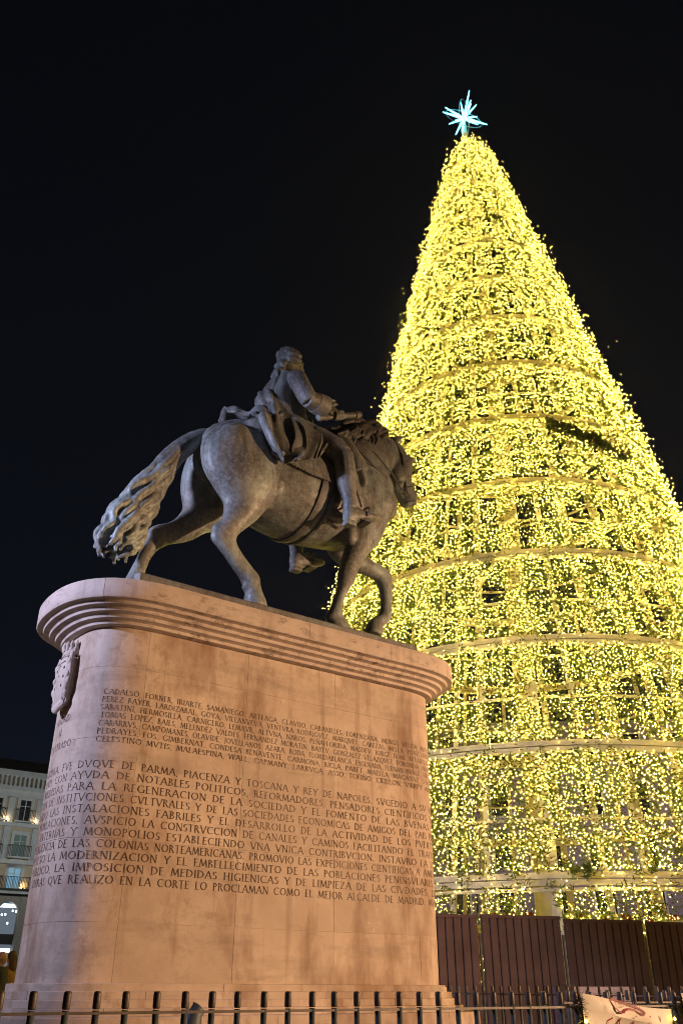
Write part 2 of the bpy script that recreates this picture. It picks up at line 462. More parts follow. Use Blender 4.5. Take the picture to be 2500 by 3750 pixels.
# --- roman capitals cut in the stone
T_, t_ = 0.098, 0.062
def _arc(cx, cy, rx, ry, a0, a1, wd, n=10):
    return ('a', cx, cy, rx, ry, R(a0), R(a1), wd, n)
GL = {
 'A': (.86, [('l',.02,0,.43,1,t_),('l',.43,1,.82,0,T_),('l',.17,.36,.68,.36,t_)], [(.03,0),(.82,0)]),
 'B': (.66, [('l',.12,0,.12,1,T_),_arc(.12,.76,.36,.24,90,-90,t_*1.2),_arc(.12,.27,.46,.27,90,-90,t_*1.2)], [(.1,0),(.1,1)]),
 'C': (.86, [_arc(.5,.5,.45,.5,45,315,t_*1.2,14)], []),
 'D': (.86, [('l',.12,0,.12,1,T_),_arc(.12,.5,.68,.5,90,-90,t_*1.2,14)], [(.1,0),(.1,1)]),
 'E': (.60, [('l',.12,0,.12,1,T_),('l',.1,.965,.52,.965,t_),('l',.1,.53,.46,.53,t_),('l',.1,.035,.54,.035,t_)], [(.1,0),(.1,1)]),
 'F': (.56, [('l',.12,0,.12,1,T_),('l',.1,.965,.52,.965,t_),('l',.1,.52,.46,.52,t_)], [(.12,0),(.1,1)]),
 'G': (.90, [_arc(.5,.5,.45,.5,45,320,t_*1.2,14),('l',.8,.05,.8,.42,T_)], [(.8,.42)]),
 'H': (.84, [('l',.13,0,.13,1,T_),('l',.70,0,.70,1,T_),('l',.13,.53,.70,.53,t_)], [(.13,0),(.13,1),(.7,0),(.7,1)]),
 'I': (.30, [('l',.15,0,.15,1,T_)], [(.15,0),(.15,1)]),
 'J': (.36, [('l',.2,.05,.2,1,T_),('l',.2,.05,.02,-.14,t_)], [(.2,1)]),
 'L': (.58, [('l',.12,0,.12,1,T_),('l',.1,.035,.54,.035,t_)], [(.12,0),(.12,1)]),
 'M': (1.02, [('l',.06,0,.18,1,t_),('l',.18,1,.5,.1,T_),('l',.5,.1,.82,1,t_),('l',.82,1,.94,0,T_)], [(.06,0),(.94,0)]),
 'N': (.86, [('l',.12,0,.12,1,t_),('l',.12,1,.74,0,T_),('l',.74,0,.74,1,t_)], [(.12,0),(.08,1),(.74,1)]),
 'O': (.98, [_arc(.49,.5,.44,.49,0,360,t_*1.25,18)], []),
 'P': (.62, [('l',.12,0,.12,1,T_),_arc(.12,.73,.42,.27,90,-90,t_*1.2)], [(.12,0),(.1,1)]),
 'Q': (.98, [_arc(.49,.5,.44,.49,0,360,t_*1.25,18),('l',.5,.06,.98,-.24,T_*.8)], []),
 'R': (.72, [('l',.12,0,.12,1,T_),_arc(.12,.74,.40,.26,90,-90,t_*1.2),('l',.34,.48,.70,0,T_)], [(.12,0),(.1,1)]),
 'S': (.56, [_arc(.28,.74,.22,.24,35,250,t_*1.2,9),_arc(.27,.26,.25,.25,-145,85,t_*1.2,9)], []),
 'T': (.74, [('l',.37,0,.37,1,T_),('l',.03,.965,.71,.965,t_)], [(.37,0)]),
 'V': (.84, [('l',.03,1,.42,0,T_),('l',.42,0,.81,1,t_)], [(.03,1),(.81,1)]),
 'W': (1.2, [('l',.03,1,.32,0,T_),('l',.32,0,.6,1,t_),('l',.6,1,.88,0,T_),('l',.88,0,1.17,1,t_)], [(.03,1),(1.17,1)]),
 'X': (.8, [('l',.05,1,.75,0,T_),('l',.05,0,.75,1,t_)], [(.05,1),(.75,1)]),
 'Y': (.78, [('l',.03,1,.39,.48,T_),('l',.39,.48,.75,1,t_),('l',.39,0,.39,.5,T_)], [(.39,0),(.04,1),(.74,1)]),
 'Z': (.74, [('l',.08,.965,.68,.965,t_),('l',.64,.96,.08,.04,T_),('l',.06,.035,.70,.035,t_)], []),
 ',': (.20, [('l',.12,.08,.05,-.15,t_*1.1)], []),
 '.': (.22, [('l',.10,-.01,.10,.12,.13)], []),
 ' ': (.62, [], []),
}
GL['Ñ'] = (GL['N'][0], GL['N'][1] + [('l',.25,1.16,.6,1.2,t_)], GL['N'][2])
SP = 0.115
def quads_of(ch):
    wd, st, ser = GL[ch]; qs = []
    for s in st:
        if s[0] == 'l':
            _, x0, y0, x1, y1, ww = s
            d = np.array([x1-x0, y1-y0]); d = d/np.hypot(*d); n = np.array([-d[1], d[0]])*ww/2
            a = np.array([x0, y0]); bb = np.array([x1, y1])
            qs.append([a-n, bb-n, bb+n, a+n])
        else:
            _, cx, cy, rx, ry, a0, a1, ww, n = s
            for i in range(n):
                f0, f1 = a0 + (a1-a0)*i/n, a0 + (a1-a0)*(i+1)/n
                def pt(f, dd):
                    k = ww*(0.75 + 0.5*abs(math.cos(f)))/2*dd
                    return np.array([cx + (rx+k-ww/2)*math.cos(f), cy + (ry+k-ww/2)*math.sin(f)])
                qs.append([pt(f0,-1), pt(f1,-1), pt(f1,1), pt(f0,1)])
    for x, y in ser:
        yy = 0.025 if y < .3 else y - 0.025
        qs.append([np.array([x-.12, yy-.025]), np.array([x+.12, yy-.025]), np.array([x+.12, yy+.025]), np.array([x-.12, yy+.025])])
    return qs
def text_len(s): return sum(GL[c][0] + SP for c in s)
def cut_line(text, zb, caph, a0, u0, a1, u1, name='inscription_line'):
    """text on the wall; the glyph at index a0 starts at arc u0, the one at a1 starts at arc u1"""
    x0 = text_len(text[:a0]); x1 = text_len(text[:a1])
    k = (u1 - u0) / (x1 - x0)
    m = MB(); x = 0.0
    for ch in text:
        for qi, q in enumerate(quads_of(ch)):
            vs = []
            off = 0.0024 + 0.00012*(qi % 7)
            for px, py in q:
                u = u0 + (x + px - x0)*k
                p = WALL.at(u) + WALL.nrm(u)*off
                vs.append(PL((p[0], p[1], zb + py*caph)))
            m.add(vs, [(0, 1, 2, 3)])
        x += GL[ch][0] + SP
    return tag(m.build(name, M_cut, ped), kind='stuff')
UPPER = [
    ('CADALSO, FORNER, IRIARTE, SAMANIEGO, ARTEAGA, CLAVIJO, CABANILLES, LORENZANA, MENGS, VLLOA, MAYANS', 2.43, 0, 0.5623, 92, 4.3756),
    ('PEREZ BAYER, LARDIZABAL, GOYA, VILLANVEVA, VENTVRA RODRIGVEZ, MARQVET, CABEZAS, MELLA, PONZ, ARNAL', 2.3567, 0, 0.559, 93, 4.4027),
    ('SABATINI, HERMOSILLA, CARNICERO, LEMAVR, ALTVNA, NAROS, PEÑAFLORIDA, MASDEV, JORGE JVAN, BETANCOVR', 2.2834, 0, 0.5511, 89, 4.1817),
    ('TOMAS LOPEZ, BAILS, MELENDEZ VALDES, FERNANDEZ MORATIN, BAYEV, GONZALEZ VELAZQVEZ, FORONDA, ARANDA', 2.2101, 0, 0.5583, 92, 4.3908),
    ('CABARRVS, CAMPOMANES, OLAVIDE, JOVELLANOS, AZARA, RODA, FLORIDABLANCA, ENSENADA, FERNAN NVÑEZ, VIRG', 2.1368, 0, 0.5537, 95, 4.4014),
    ('PEDRAYES, FOS, GIMBERNAT, CONDESA BENAVENTE, CARMONA, RICLA, PARET, MAELLA, MACANAZ, SANCHE', 2.0635, 0, 0.5484, 85, 4.3849),
    ('CELESTINO MVTIS, MALAESPINA, WALL, CAPMANY, LARRVGA, ASSO, TOFIÑO, CRILLON, VIRREY AMAT', 1.9902, 0, 0.5484, 76, 4.1072),
]
LOWER = [
    ('SAJONIA. FVE DVQVE DE PARMA, PIACENZA Y TOSCANA Y REY DE NAPOLES. SVCEDIO A SV HER', 1.76, 13, 0.4053, 79, 4.4983),
    ('EL PAIS CON AYVDA DE NOTABLES POLITICOS, REFORMADORES, PENSADORES CIENTIFICOS Y', 1.6645, 12, 0.3439, 66, 3.8084),
    ('S MEDIDAS PARA LA REGENERACION DE LA SOCIEDAD Y EL FOMENTO DE LAS BVENAS COS', 1.569, 10, 0.3136, 66, 4.0762),
    ('CION DE INSTITVCIONES CVLTVRALES Y DE LAS SOCIEDADES ECONOMICAS DE AMIGOS DEL PAIS PRO', 1.4735, 8, 0.1619, 83, 4.4799),
    ('SADO LAS INSTALACIONES FABRILES Y EL DESARROLLO DE LA ACTIVIDAD DE LOS PVERTOS', 1.378, 9, 0.2984, 71, 4.2253),
    ('AS POBLACIONES. AVSPICIO LA CONSTRVCCION DE CANALES Y CAMINOS FACILITANDO EL TRAFICO', 1.2825, 16, 0.5484, 77, 4.2622),
    ('AS INTERNAS Y MONOPOLIOS ESTABLECIENDO VNA VNICA CONTRIBVCION. INSTAVRO LA LIBE', 1.187, 14, 0.555, 63, 3.718),
    ('DEPENDENCIA DE LAS COLONIAS NORTEAMERICANAS. PROMOVIO LAS EXPEDICIONES CIENTIFICAS A AMERI', 1.0915, 19, 0.6764, 85, 4.3374),
    ('IMPVLSO LA MODERNIZACION Y EL EMBELLECIMIENTO DE LAS POBLACIONES PENINSVLARES Y', 0.996, 11, 0.3472, 65, 3.7952),
    ('ADO PVBLICO, LA IMPOSICION DE MEDIDAS HIGIENICAS Y DE LIMPIEZA DE LAS CIVDADES, LA', 0.9005, 16, 0.4917, 80, 4.4825),
    ('DES OBRAS QVE REALIZO EN LA CORTE LO PROCLAMAN COMO EL MEJOR ALCALDE DE MADRID. MVR', 0.805, 14, 0.4693, 72, 3.9581),
]
for s, zb, a0, u0, a1, u1 in UPPER: cut_line(s, zb, 0.052, a0, u0, a1, u1)
for s, zb, a0, u0, a1, u1 in LOWER: cut_line(s, zb, 0.066, a0, u0, a1, u1)
for s, zb in (('MADRID', 2.235), ('AL', 2.115), ('ILVSTRADO', 1.985)):
    L = text_len(s) * 0.064
    cut_line(s, zb, 0.066, 0, -L/2, len(s)-1, L/2 - 0.05)

# --- coat of arms on the rounded end
arms = empty('coat_of_arms', PL((2.675, 0, 2.40)), 0, ped)
arms.scale = (.46, .60, .80)
def AL(p): return (p[0], p[1], p[2])     # local: x outwards is negative
def sheet(outl, x0, x1, dome=0.0):
    m = MB(); n = len(outl)
    m.rings([[(x0, y, z) for y, z in outl], [(x1, y, z) for y, z in outl], [(x1-0.02, y*.93, .33+(z-.33)*.95) for y, z in outl], [(x1-0.02-dome, y*.5, .33+(z-.33)*.5) for y, z in outl]])
    return m
sh = []
for k in range(25):
    a = -PI/2 + 2*PI*k/25
    y = 0.215*math.copysign(abs(math.cos(a))**0.62, math.cos(a)); z = 0.33 + (0.27 if math.sin(a) > 0 else 0.33)*math.copysign(abs(math.sin(a))**(0.55 if math.sin(a) > 0 else 1.0), math.sin(a))
    sh.append((y, z))
sheet([(y*1.25, .33+(z-.33)*1.06) for y, z in sh], 0.05, -0.09).build('backing', M_trav, arms)
sheet(sh, -0.06, -0.17, 0.035).build('shield', M_trav, arms, True)
m = MB()                                                            # rolled side strapwork
for sgn in (-1, 1):
    m.tube([(-0.12, sgn*.26, .62), (-0.15, sgn*.275, .5), (-0.13, sgn*.285, .36), (-0.15, sgn*.265, .2), (-0.13, sgn*.2, .06)], [.045,.055,.05,.055,.04], 10)
    for zz in (.5, .34, .2):
        m.ell((-0.17, sgn*.285, zz), (.045, .04, .05))
m.build('strapwork', M_trav, arms, True)
m = MB()                                                            # scroll at the foot
m.tube([(-0.12, -.2, .03), (-0.17, -.1, -.02), (-0.18, 0, -.04), (-0.17, .1, -.02), (-0.12, .2, .03)], [.05,.06,.065,.06,.05], 12)
for sgn in (-1, 1):
    sp = [(-0.13 - .05*math.cos(f)*(1-f/14), sgn*.21 + sgn*.012*f/3, .03 + .05*math.sin(f)*(1-f/14)) for f in np.linspace(0, 11, 26)]
    m.tube(sp, .016, 6)
m.build('scroll', M_trav, arms, True)
m = MB()                                                            # crown
band = [(0.04,-.24),(-.07,-.235),(-.15,-.17),(-.185,-.06),(-.19,0),(-.185,.06),(-.15,.17),(-.07,.235),(.04,.24)]
m.rings([[(x*1.0, y, z) for x, y in band] for z in (.60, .70)])
m.rings([[(x*1.06, y*1.04, z) for x, y in band] for z in (.615, .64)])
for k in range(7):
    f = (k/6 - .5)*2; y = .215*math.sin(f*1.35); x = -.185*math.cos(f*1.35)
    m.tube([(x, y, .68), (x*1.1, y*1.06, .75), (x*1.12, y*1.08, .79)], [.035, .045, .01], 7)
m.ell((-.03, 0, .70), (.14, .2, .09))
m.build('crown', M_trav, arms)
m = MB()                                                            # cipher cut in the shield
xf = -0.232
for ps in ([(.10,.46),(.02,.49),(-.08,.45),(-.1,.38),(-.03,.34),(.03,.36)], [(.03,.47),(.03,.2)], [(-.02,.34),(-.06,.26),(-.08,.18)], [(-.15,.52),(.15,.52)]):
    m.tube([(xf + .55*y*y + .012, y, z) for y, z in ps], .008, 6)
for y, z in ((-.15,.44),(-.155,.33),(-.13,.22),(.15,.44),(.13,.22)):
    m.ell((-.212, y, z), (.012,.018,.02), 7, 5)
m.build('cipher', M_cut, arms)

# ------------------------------------------------------------------ the bronze horseman
ZS = 3.458
statue = empty('equestrian_statue', ped_world(ZS + HC), AX)
tag(statue, 'dark bronze statue of a rider with a baton on a walking horse', 'statue')
def SO(p): return (p[0]-ORI, p[1], p[2]-ZS)
def limb(m, secs, n=18, sq=1.0):
    """secs: (back(s,z), front(s,z), y, half thickness)"""
    rs = []
    for b_, f_, y, th in secs:
        cx, cz = (b_[0]+f_[0])/2, (b_[1]+f_[1])/2; ux, uz = (f_[0]-b_[0])/2, (f_[1]-b_[1])/2
        ring = []
        for k in range(n):
            a = 2*PI*k/n; ca, sa = math.cos(a), math.sin(a)
            ring.append(SO((cx + ux*ca, y + th*sa, cz + uz*ca)))
        rs.append(ring)
    m.rings(rs)
def resample(secs, n):
    """smooth (Catmull-Rom) resampling of sections"""
    A = np.array([[*b_, *f_, y, th] for b_, f_, y, th in secs], float)
    out_ = []
    for q in np.linspace(0, len(A)-1, n):
        i = min(int(q), len(A)-2); f = q - i
        p0, p1, p2, p3 = A[max(i-1, 0)], A[i], A[i+1], A[min(i+2, len(A)-1)]
        v_ = 0.5*((2*p1) + (-p0+p2)*f + (2*p0-5*p1+4*p2-p3)*f*f + (-p0+3*p1-3*p2+p3)*f**3)
        out_.append(((v_[0], v_[1]), (v_[2], v_[3]), v_[4], max(0.004, v_[5])))
    return out_

# bronze ground plate
pm_ = MB()
pr_ = 0.05
ring0 = [(3.10, -.42), (6.80, -.42), (6.86, -.36), (6.86, .36), (6.80, .42), (3.10, .42), (3.06, .36), (3.06, -.36)]
pm_.rings([[SO((x, y, z)) for x, y in ring0] for z in (3.44, 3.775)] + [[SO((4.96+(x-4.96)*.995, y*.97, 3.79)) for x, y in ring0]])
pm_.build('ground_plate', M_bronze_dark, statue)

horse_root = None
hm = MB()
# trunk (x, z bottom, z top, half width)
TR = [(3.79, 5.62, 5.98, .14), (3.86, 5.45, 6.08, .27), (4.02, 5.30, 6.23, .40), (4.25, 5.18, 6.355, .475), (4.5, 5.08, 6.40, .505), (4.8, 5.01, 6.35, .53), (5.1, 4.97, 6.28, .55),
      (5.4, 4.975, 6.27, .545), (5.7, 5.01, 6.36, .51), (6.0, 5.06, 6.50, .475), (6.25, 5.2, 6.54, .44), (6.46, 5.42, 6.50, .385), (6.64, 5.66, 6.40, .29), (6.74, 5.88, 6.22, .14)]
TRA = np.array(TR)
def trunk_at(x):
    return [float(np.interp(x, TRA[:, 0], TRA[:, i])) for i in (1, 2, 3)]
trs = []
for x in np.concatenate([np.linspace(3.79, 4.1, 8)[:-1], np.linspace(4.1, 6.5, 22)[:-1], np.linspace(6.5, 6.74, 7)]):
    zb, zt, hw_ = trunk_at(x)
    cz = zb + (zt-zb)*.5; hz = (zt-zb)/2
    trs.append([SO((x, hw_*math.copysign(abs(math.sin(a))**.92, math.sin(a)), cz + hz*math.cos(a))) for a in [2*PI*k/26 for k in range(26)]])
hm.rings(trs)
NH = [((3.86,6.06),(4.60,6.12),-.17,.20), ((3.75,5.80),(4.78,5.86),-.22,.29), ((3.735,5.62),(4.81,5.60),-.25,.30), ((3.78,5.40),(4.82,5.42),-.27,.28), ((3.92,5.19),(4.755,5.27),-.28,.235), ((4.05,5.03),(4.63,5.08),-.285,.185),
      ((4.067,4.888),(4.50,4.884),-.285,.145), ((4.03,4.748),(4.36,4.728),-.285,.112), ((3.945,4.60),(4.265,4.615),-.28,.10), ((3.93,4.50),(4.25,4.54),-.28,.098), ((4.0,4.425),(4.262,4.50),-.28,.085),
      ((4.11,4.325),(4.30,4.445),-.28,.075), ((4.205,4.215),(4.375,4.365),-.28,.07), ((4.315,4.115),(4.475,4.272),-.28,.075), ((4.375,4.04),(4.575,4.17),-.28,.093), ((4.40,3.985),(4.60,4.06),-.28,.085), ((4.425,3.92),(4.635,3.965),-.28,.095), ((4.41,3.86),(4.675,3.88),-.28,.12), ((4.40,3.785),(4.70,3.785),-.28,.135)]
limb(hm, resample(NH, 60))
FH = [((3.88,6.06),(4.55,6.12),.17,.2), ((3.80,5.85),(4.7,5.85),.22,.28), ((3.75,5.6),(4.7,5.5),.25,.29), ((3.757,5.36),(4.58,5.2),.27,.25), ((3.81,5.15),(4.40,4.98),.28,.2), ((3.785,5.02),(4.16,4.865),.28,.155), ((3.665,4.855),(3.94,4.68),.28,.118),
      ((3.47,4.745),(3.69,4.56),.28,.098), ((3.40,4.66),(3.60,4.49),.28,.095), ((3.378,4.542),(3.535,4.42),.28,.085), ((3.34,4.40),(3.475,4.31),.28,.072), ((3.30,4.26),(3.445,4.205),.28,.07), ((3.245,4.10),(3.42,4.08),.28,.08), ((3.205,3.99),(3.41,4.0),.28,.09), ((3.20,3.92),(3.42,3.93),.28,.095), ((3.17,3.86),(3.46,3.86),.28,.12), ((3.17,3.785),(3.48,3.785),.28,.13)]
limb(hm, resample(FH, 50))
NF = [((5.72,6.15),(6.55,6.25),-.18,.22), ((5.76,5.9),(6.60,5.95),-.21,.27), ((5.80,5.55),(6.59,5.64),-.225,.26), ((5.84,5.27),(6.50,5.42),-.23,.215), ((5.85,5.0),(6.39,5.18),-.235,.165), ((5.80,4.80),(6.19,4.93),-.235,.13), ((5.745,4.62),(6.04,4.69),-.235,.108), ((5.73,4.49),(5.995,4.55),-.235,.10),
      ((5.715,4.35),(5.905,4.385),-.235,.082), ((5.665,4.21),(5.825,4.245),-.235,.072), ((5.62,4.09),(5.785,4.12),-.235,.075), ((5.562,3.975),(5.79,4.03),-.235,.092), ((5.565,3.915),(5.825,3.965),-.235,.09), ((5.58,3.86),(5.90,3.885),-.235,.115), ((5.58,3.785),(5.96,3.785),-.235,.13)]
limb(hm, resample(NF, 50))
FF = [((5.75,6.0),(6.5,6.1),.18,.22), ((5.80,5.65),(6.58,5.8),.21,.25), ((5.85,5.32),(6.55,5.52),.225,.21), ((5.90,5.12),(6.48,5.31),.23,.17), ((6.08,4.99),(6.50,5.215),.235,.14), ((6.30,4.935),(6.60,5.165),.235,.12), ((6.50,4.925),(6.75,5.135),.235,.11), ((6.66,4.90),(6.93,5.075),.235,.10), ((6.74,4.83),(6.972,4.95),.235,.092), ((6.78,4.70),(6.966,4.76),.235,.076), ((6.778,4.55),(6.955,4.59),.235,.07), ((6.745,4.43),(6.95,4.47),.235,.085),
      ((6.705,4.385),(6.915,4.35),.235,.09), ((6.63,4.335),(6.80,4.23),.235,.085), ((6.555,4.25),(6.785,4.15),.235,.105), ((6.50,4.10),(6.75,4.07),.235,.125)]
limb(hm, resample(FF, 50))
NK = [((5.55,6.40),(6.58,5.80),0,.36), ((5.80,6.62),(6.70,6.02),0,.34), ((5.98,6.82),(6.73,6.18),0,.29), ((6.18,7.0),(6.75,6.34),0,.24), ((6.42,7.12),(6.79,6.50),.01,.205), ((6.66,7.13),(6.86,6.62),.02,.18), ((6.82,7.10),(6.93,6.75),.03,.15)]
limb(hm, resample(NK, 24), 20)
HD = [((6.66,7.0),(6.86,7.13),.03,.09), ((6.74,6.88),(7.0,7.07),.035,.135), ((6.80,6.74),(7.12,6.98),.04,.155), ((6.84,6.60),(7.235,6.87),.045,.162), ((6.85,6.46),(7.245,6.72),.05,.148), ((6.885,6.33),(7.245,6.60),.055,.118), ((6.955,6.26),(7.275,6.48),.06,.095), ((7.01,6.20),(7.315,6.385),.065,.09), ((7.05,6.145),(7.34,6.30),.07,.098), ((7.09,6.105),(7.325,6.215),.07,.088), ((7.15,6.095),(7.27,6.14),.07,.045)]
limb(hm, resample(HD, 34), 18)
rotY = lambda a: Matrix.Rotation(a, 3, 'Y')
for c_, r_, rt in [((4.70,-.36,5.43),(.12,.12,.2),None), ((4.15,-.36,5.75),(.30,.17,.33),None), ((4.15,.36,5.75),(.30,.17,.33),None), ((4.45,-.34,6.12),(.22,.16,.16),None), ((6.36,-.30,5.72),(.25,.19,.26),rotY(.5)), ((6.36,.30,5.72),(.25,.19,.26),None),
                   ((6.0,-.38,5.75),(.2,.12,.35),rotY(-.5)), ((6.60,-.16,5.85),(.15,.17,.24),None), ((6.60,.16,5.85),(.15,.17,.24),None), ((7.17,-.085,6.84),(.05,.04,.04),None), ((7.17,.175,6.84),(.05,.04,.04),None), ((6.93,-.07,6.52),(.13,.07,.15),None), ((6.93,.17,6.52),(.13,.07,.15),None),
                   ((5.87,-.30,5.12),(.10,.09,.15),None), ((4.40,-.28,4.00),(.035,.05,.035),None), ((4.47,-.28,3.90),(.06,.10,.05),None), ((5.58,-.235,3.93),(.035,.05,.035),None), ((4.02,-.275,4.60),(.09,.07,.12),None)]:
    hm.ell(SO(c_), r_, 16, 10, rt)
for sy in (-1, 1):                                    # ears
    e0 = (6.88, .03+sy*.09, 7.08)
    e1 = (7.15, .06+sy*.12, 7.15) if sy > 0 else (7.03, -.10, 7.20)
    hm.tube([SO(e0), SO(tuple(e0[i]*.55+e1[i]*.45 for i in range(3))), SO(e1)], [.05, .055, .008], 8, .6)
# nostril, lip and cheek ridges are raised so that light finds them
for c_, r_ in [((7.295,-.005,6.33),(.035,.028,.035)), ((7.22,.0,6.16),(.08,.05,.03)), ((7.12,.0,6.115),(.06,.06,.03))]:
    hm.ell(SO((c_[0], c_[1]-.0, c_[2])), r_, 10, 7)
hmesh = blend_mesh(hm, 'horse_body', 0.019, 7)
horse = obj('horse_body', hmesh, M_bronze, statue)

def wavy(p, q, bulge, amp, waves, n=14, phase=0.0, side=(0, 0, 1)):
    p = np.array(p, float); q = np.array(q, float); b_ = np.array(bulge, float); s_ = np.array(side, float)
    pts = []
    for f in np.linspace(0, 1, n):
        c_ = p*(1-f)**2 + 2*b_*f*(1-f) + q*f*f
        pts.append(c_ + s_*amp*math.sin(phase + waves*2*PI*f)*min(1, 3*f+.1))
    return pts

# tail: a thick dock that breaks into long wavy locks
TL = [(3.97,6.02,.125), (3.80,5.93,.13), (3.66,5.79,.13), (3.53,5.63,.135), (3.42,5.44,.14), (3.33,5.25,.15), (3.24,5.06,.165), (3.16,4.87,.19), (3.08,4.68,.215), (3.02,4.50,.235), (2.96,4.33,.245), (2.92,4.2,.23), (2.89,4.08,.17)]
TLA = np.array(TL)
def tail_at(f):
    q = f*(len(TLA)-1); return np.array([np.interp(q, np.arange(len(TLA)), TLA[:, i]) for i in range(3)])
tm = MB()
core_pts = [tail_at(f) for f in np.linspace(0, .86, 16)]
tm.tube([SO((p[0], 0, p[1])) for p in core_pts], [p[2]*(.98 if i < 7 else .92-.02*(i-7)) for i, p in enumerate(core_pts)], 14, .85)
lr = random.Random(5)
for k in range(40):
    a = 2*PI*k/40*1.0 + lr.uniform(-.1, .1); ringr = lr.choice([.62, .8, .95]) 
    f0 = lr.uniform(.2, .46); f1 = lr.uniform(.86, 1.0)
    pts, rad = [], []
    ph = lr.uniform(0, 6.28); wv = lr.uniform(2.6, 3.4); amp = lr.uniform(.025, .045)
    for i, f in enumerate(np.linspace(f0, f1, 22)):
        p = tail_at(f); d = tail_at(min(1, f+.03)) - tail_at(max(0, f-.03)); d = d[:2]/np.hypot(*d[:2]); nrm_ = np.array([-d[1], d[0]])
        g_ = (f-f0)/(f1-f0)
        ww = p[2]*ringr*math.cos(a) + amp*math.sin(ph + wv*2*PI*g_)*min(1, g_*2.5)
        yy = p[2]*.85*ringr*math.sin(a) + amp*.8*math.cos(ph + wv*2*PI*g_)*min(1, g_*2.5)
        pts.append(SO((p[0] + nrm_[0]*ww, yy, p[1] + nrm_[1]*ww)))
        rad.append(.041*(min(1, .35+3*g_))*(1 if g_ < .8 else max(.45, 1-(g_-.8)*2.8)))
    tm.tube(pts, rad, 7)
tail = obj('tail', blend_mesh(tm, 'tail', 0.0125, 2), M_bronze, horse)

# mane: locks combed over the crest and hanging on the near side of the neck
mm = MB()
crest = [(5.72,6.58), (5.88,6.78), (6.04,6.94), (6.20,7.06), (6.36,7.13), (6.52,7.16), (6.66,7.16)]
CRA = np.array(crest)
mm.tube([SO((x, 0, z)) for x, z in crest], [.04,.06,.065,.065,.06,.055,.035], 10)
for k in range(44):
    f = (k + lr.random()*.6)/44; q = f*(len(CRA)-1)
    cx_, cz_ = np.interp(q, range(len(CRA)), CRA[:, 0]), np.interp(q, range(len(CRA)), CRA[:, 1])
    L_ = lr.uniform(.28, .50)*(1.0 if f > .2 else .75)*(1 if f < .8 else .6)
    yo = -.31 + .13*f; back = lr.uniform(.06, .30)
    mm.tube([SO(p) for p in wavy((cx_+.03, .0, cz_+.0), (cx_ - back, yo - .015, cz_ - L_), (cx_ - back*.1, yo - .07, cz_ - L_*.22), .034, lr.uniform(1.3, 2.0), 18, lr.uniform(0, 6), (1, -.15, .25))],
            [.05*(1-.72*(i/17)**1.5) for i in range(18)], 8, .8)
for k in range(9):                                   # loose tufts on top
    f = (k+.5)/9; q = f*(len(CRA)-1)
    cx_, cz_ = np.interp(q, range(len(CRA)), CRA[:, 0]), np.interp(q, range(len(CRA)), CRA[:, 1])
    mm.tube([SO(p) for p in wavy((cx_+.08, -.01, cz_+.05), (cx_-.2, -.10, cz_-.02+lr.uniform(-.05,.03)), (cx_-.05, -.05, cz_+.07), .018, 1.0, 10, lr.uniform(0, 6))], [.03+.03*math.sin(PI*i/9) for i in range(10)], 8)
for k in range(3):                                   # forelock
    mm.tube([SO(p) for p in wavy((6.84, -.02+.02*k, 7.16), (7.10+.03*k, -.04+.03*k, 6.95-.03*k), (7.02, -.02+.02*k, 7.12), .015, 1.2, 10, k)], [.02*(1-.7*i/9) for i in range(10)], 6)
obj('mane', blend_mesh(mm, 'mane', 0.0125, 1), M_bronze_dark, horse)

# harness
def on_trunk(x, ang, off):
    """ang 0 = top, pi/2 = near side"""
    zb, zt, hw_ = trunk_at(x); cz = (zb+zt)/2; hz = (zt-zb)/2
    return SO((x, -(hw_+off)*math.sin(ang), cz + (hz+off)*math.cos(ang)))
def band(x0f, x1f, a0, a1, off, n=30, th=.02):
    m = MB(); rings_ = []
    for i in range(n+1):
        a = a0 + (a1-a0)*i/n
        x0_, x1_ = x0f(a), x1f(a)
        rings_.append([on_trunk(x0_, a, off-th), on_trunk(x0_, a, off), on_trunk((x0_+x1_)/2, a, off+.008), on_trunk(x1_, a, off), on_trunk(x1_, a, off-th)])
    m.rings(rings_); return m
def cloth_on_trunk(x0, x1, a0, a1, off, nx=26, na=14, scal=0.0, th=.03):
    vs = []; m = MB()
    for layer in (0, 1):
        for i in range(nx+1):
            x = x0 + (x1-x0)*i/nx
            for j in range(na+1):
                f = j/na
                a = a0 + (a1 - a0 + scal*abs(math.sin(i*PI/3.0)))*f
                vs.append(on_trunk(x, a, off - (th if layer else 0) + (.012 if f > .86 and not layer else 0)))
    n1 = (nx+1)*(na+1); fs = []
    for i in range(nx):
        for j in range(na):
            a_ = i*(na+1)+j
            fs.append((a_, a_+1, a_+na+2, a_+na+1)); fs.append((n1+a_+na+1, n1+a_+na+2, n1+a_+1, n1+a_))
    for i in range(nx):
        for j in (0, na):
            a_ = i*(na+1)+j; fs.append((a_, a_+na+1, n1+a_+na+1, n1+a_))
    for i in (0, nx):
        for j in range(na):
            a_ = i*(na+1)+j; fs.append((a_, a_+1, n1+a_+1, n1+a_))
    return m.add(vs, fs)
cloth_on_trunk(4.52, 5.42, -1.6, 1.62, .035, 60, 20, .02).build('saddle_cloth', M_bronze_cloth, horse, True)
band(lambda a: 5.33-.10*(abs(a)-1), lambda a: 5.43-.10*(abs(a)-1), .4, 2*PI-.4, .022, 44).build('girth', M_bronze_dark, horse, True)
band(lambda a: 5.50-.10*(abs(a)-1), lambda a: 5.55-.10*(abs(a)-1), 1.9, 2*PI-1.9, .016, 30).build('girth_strap', M_bronze_dark, horse, True)
m = MB()
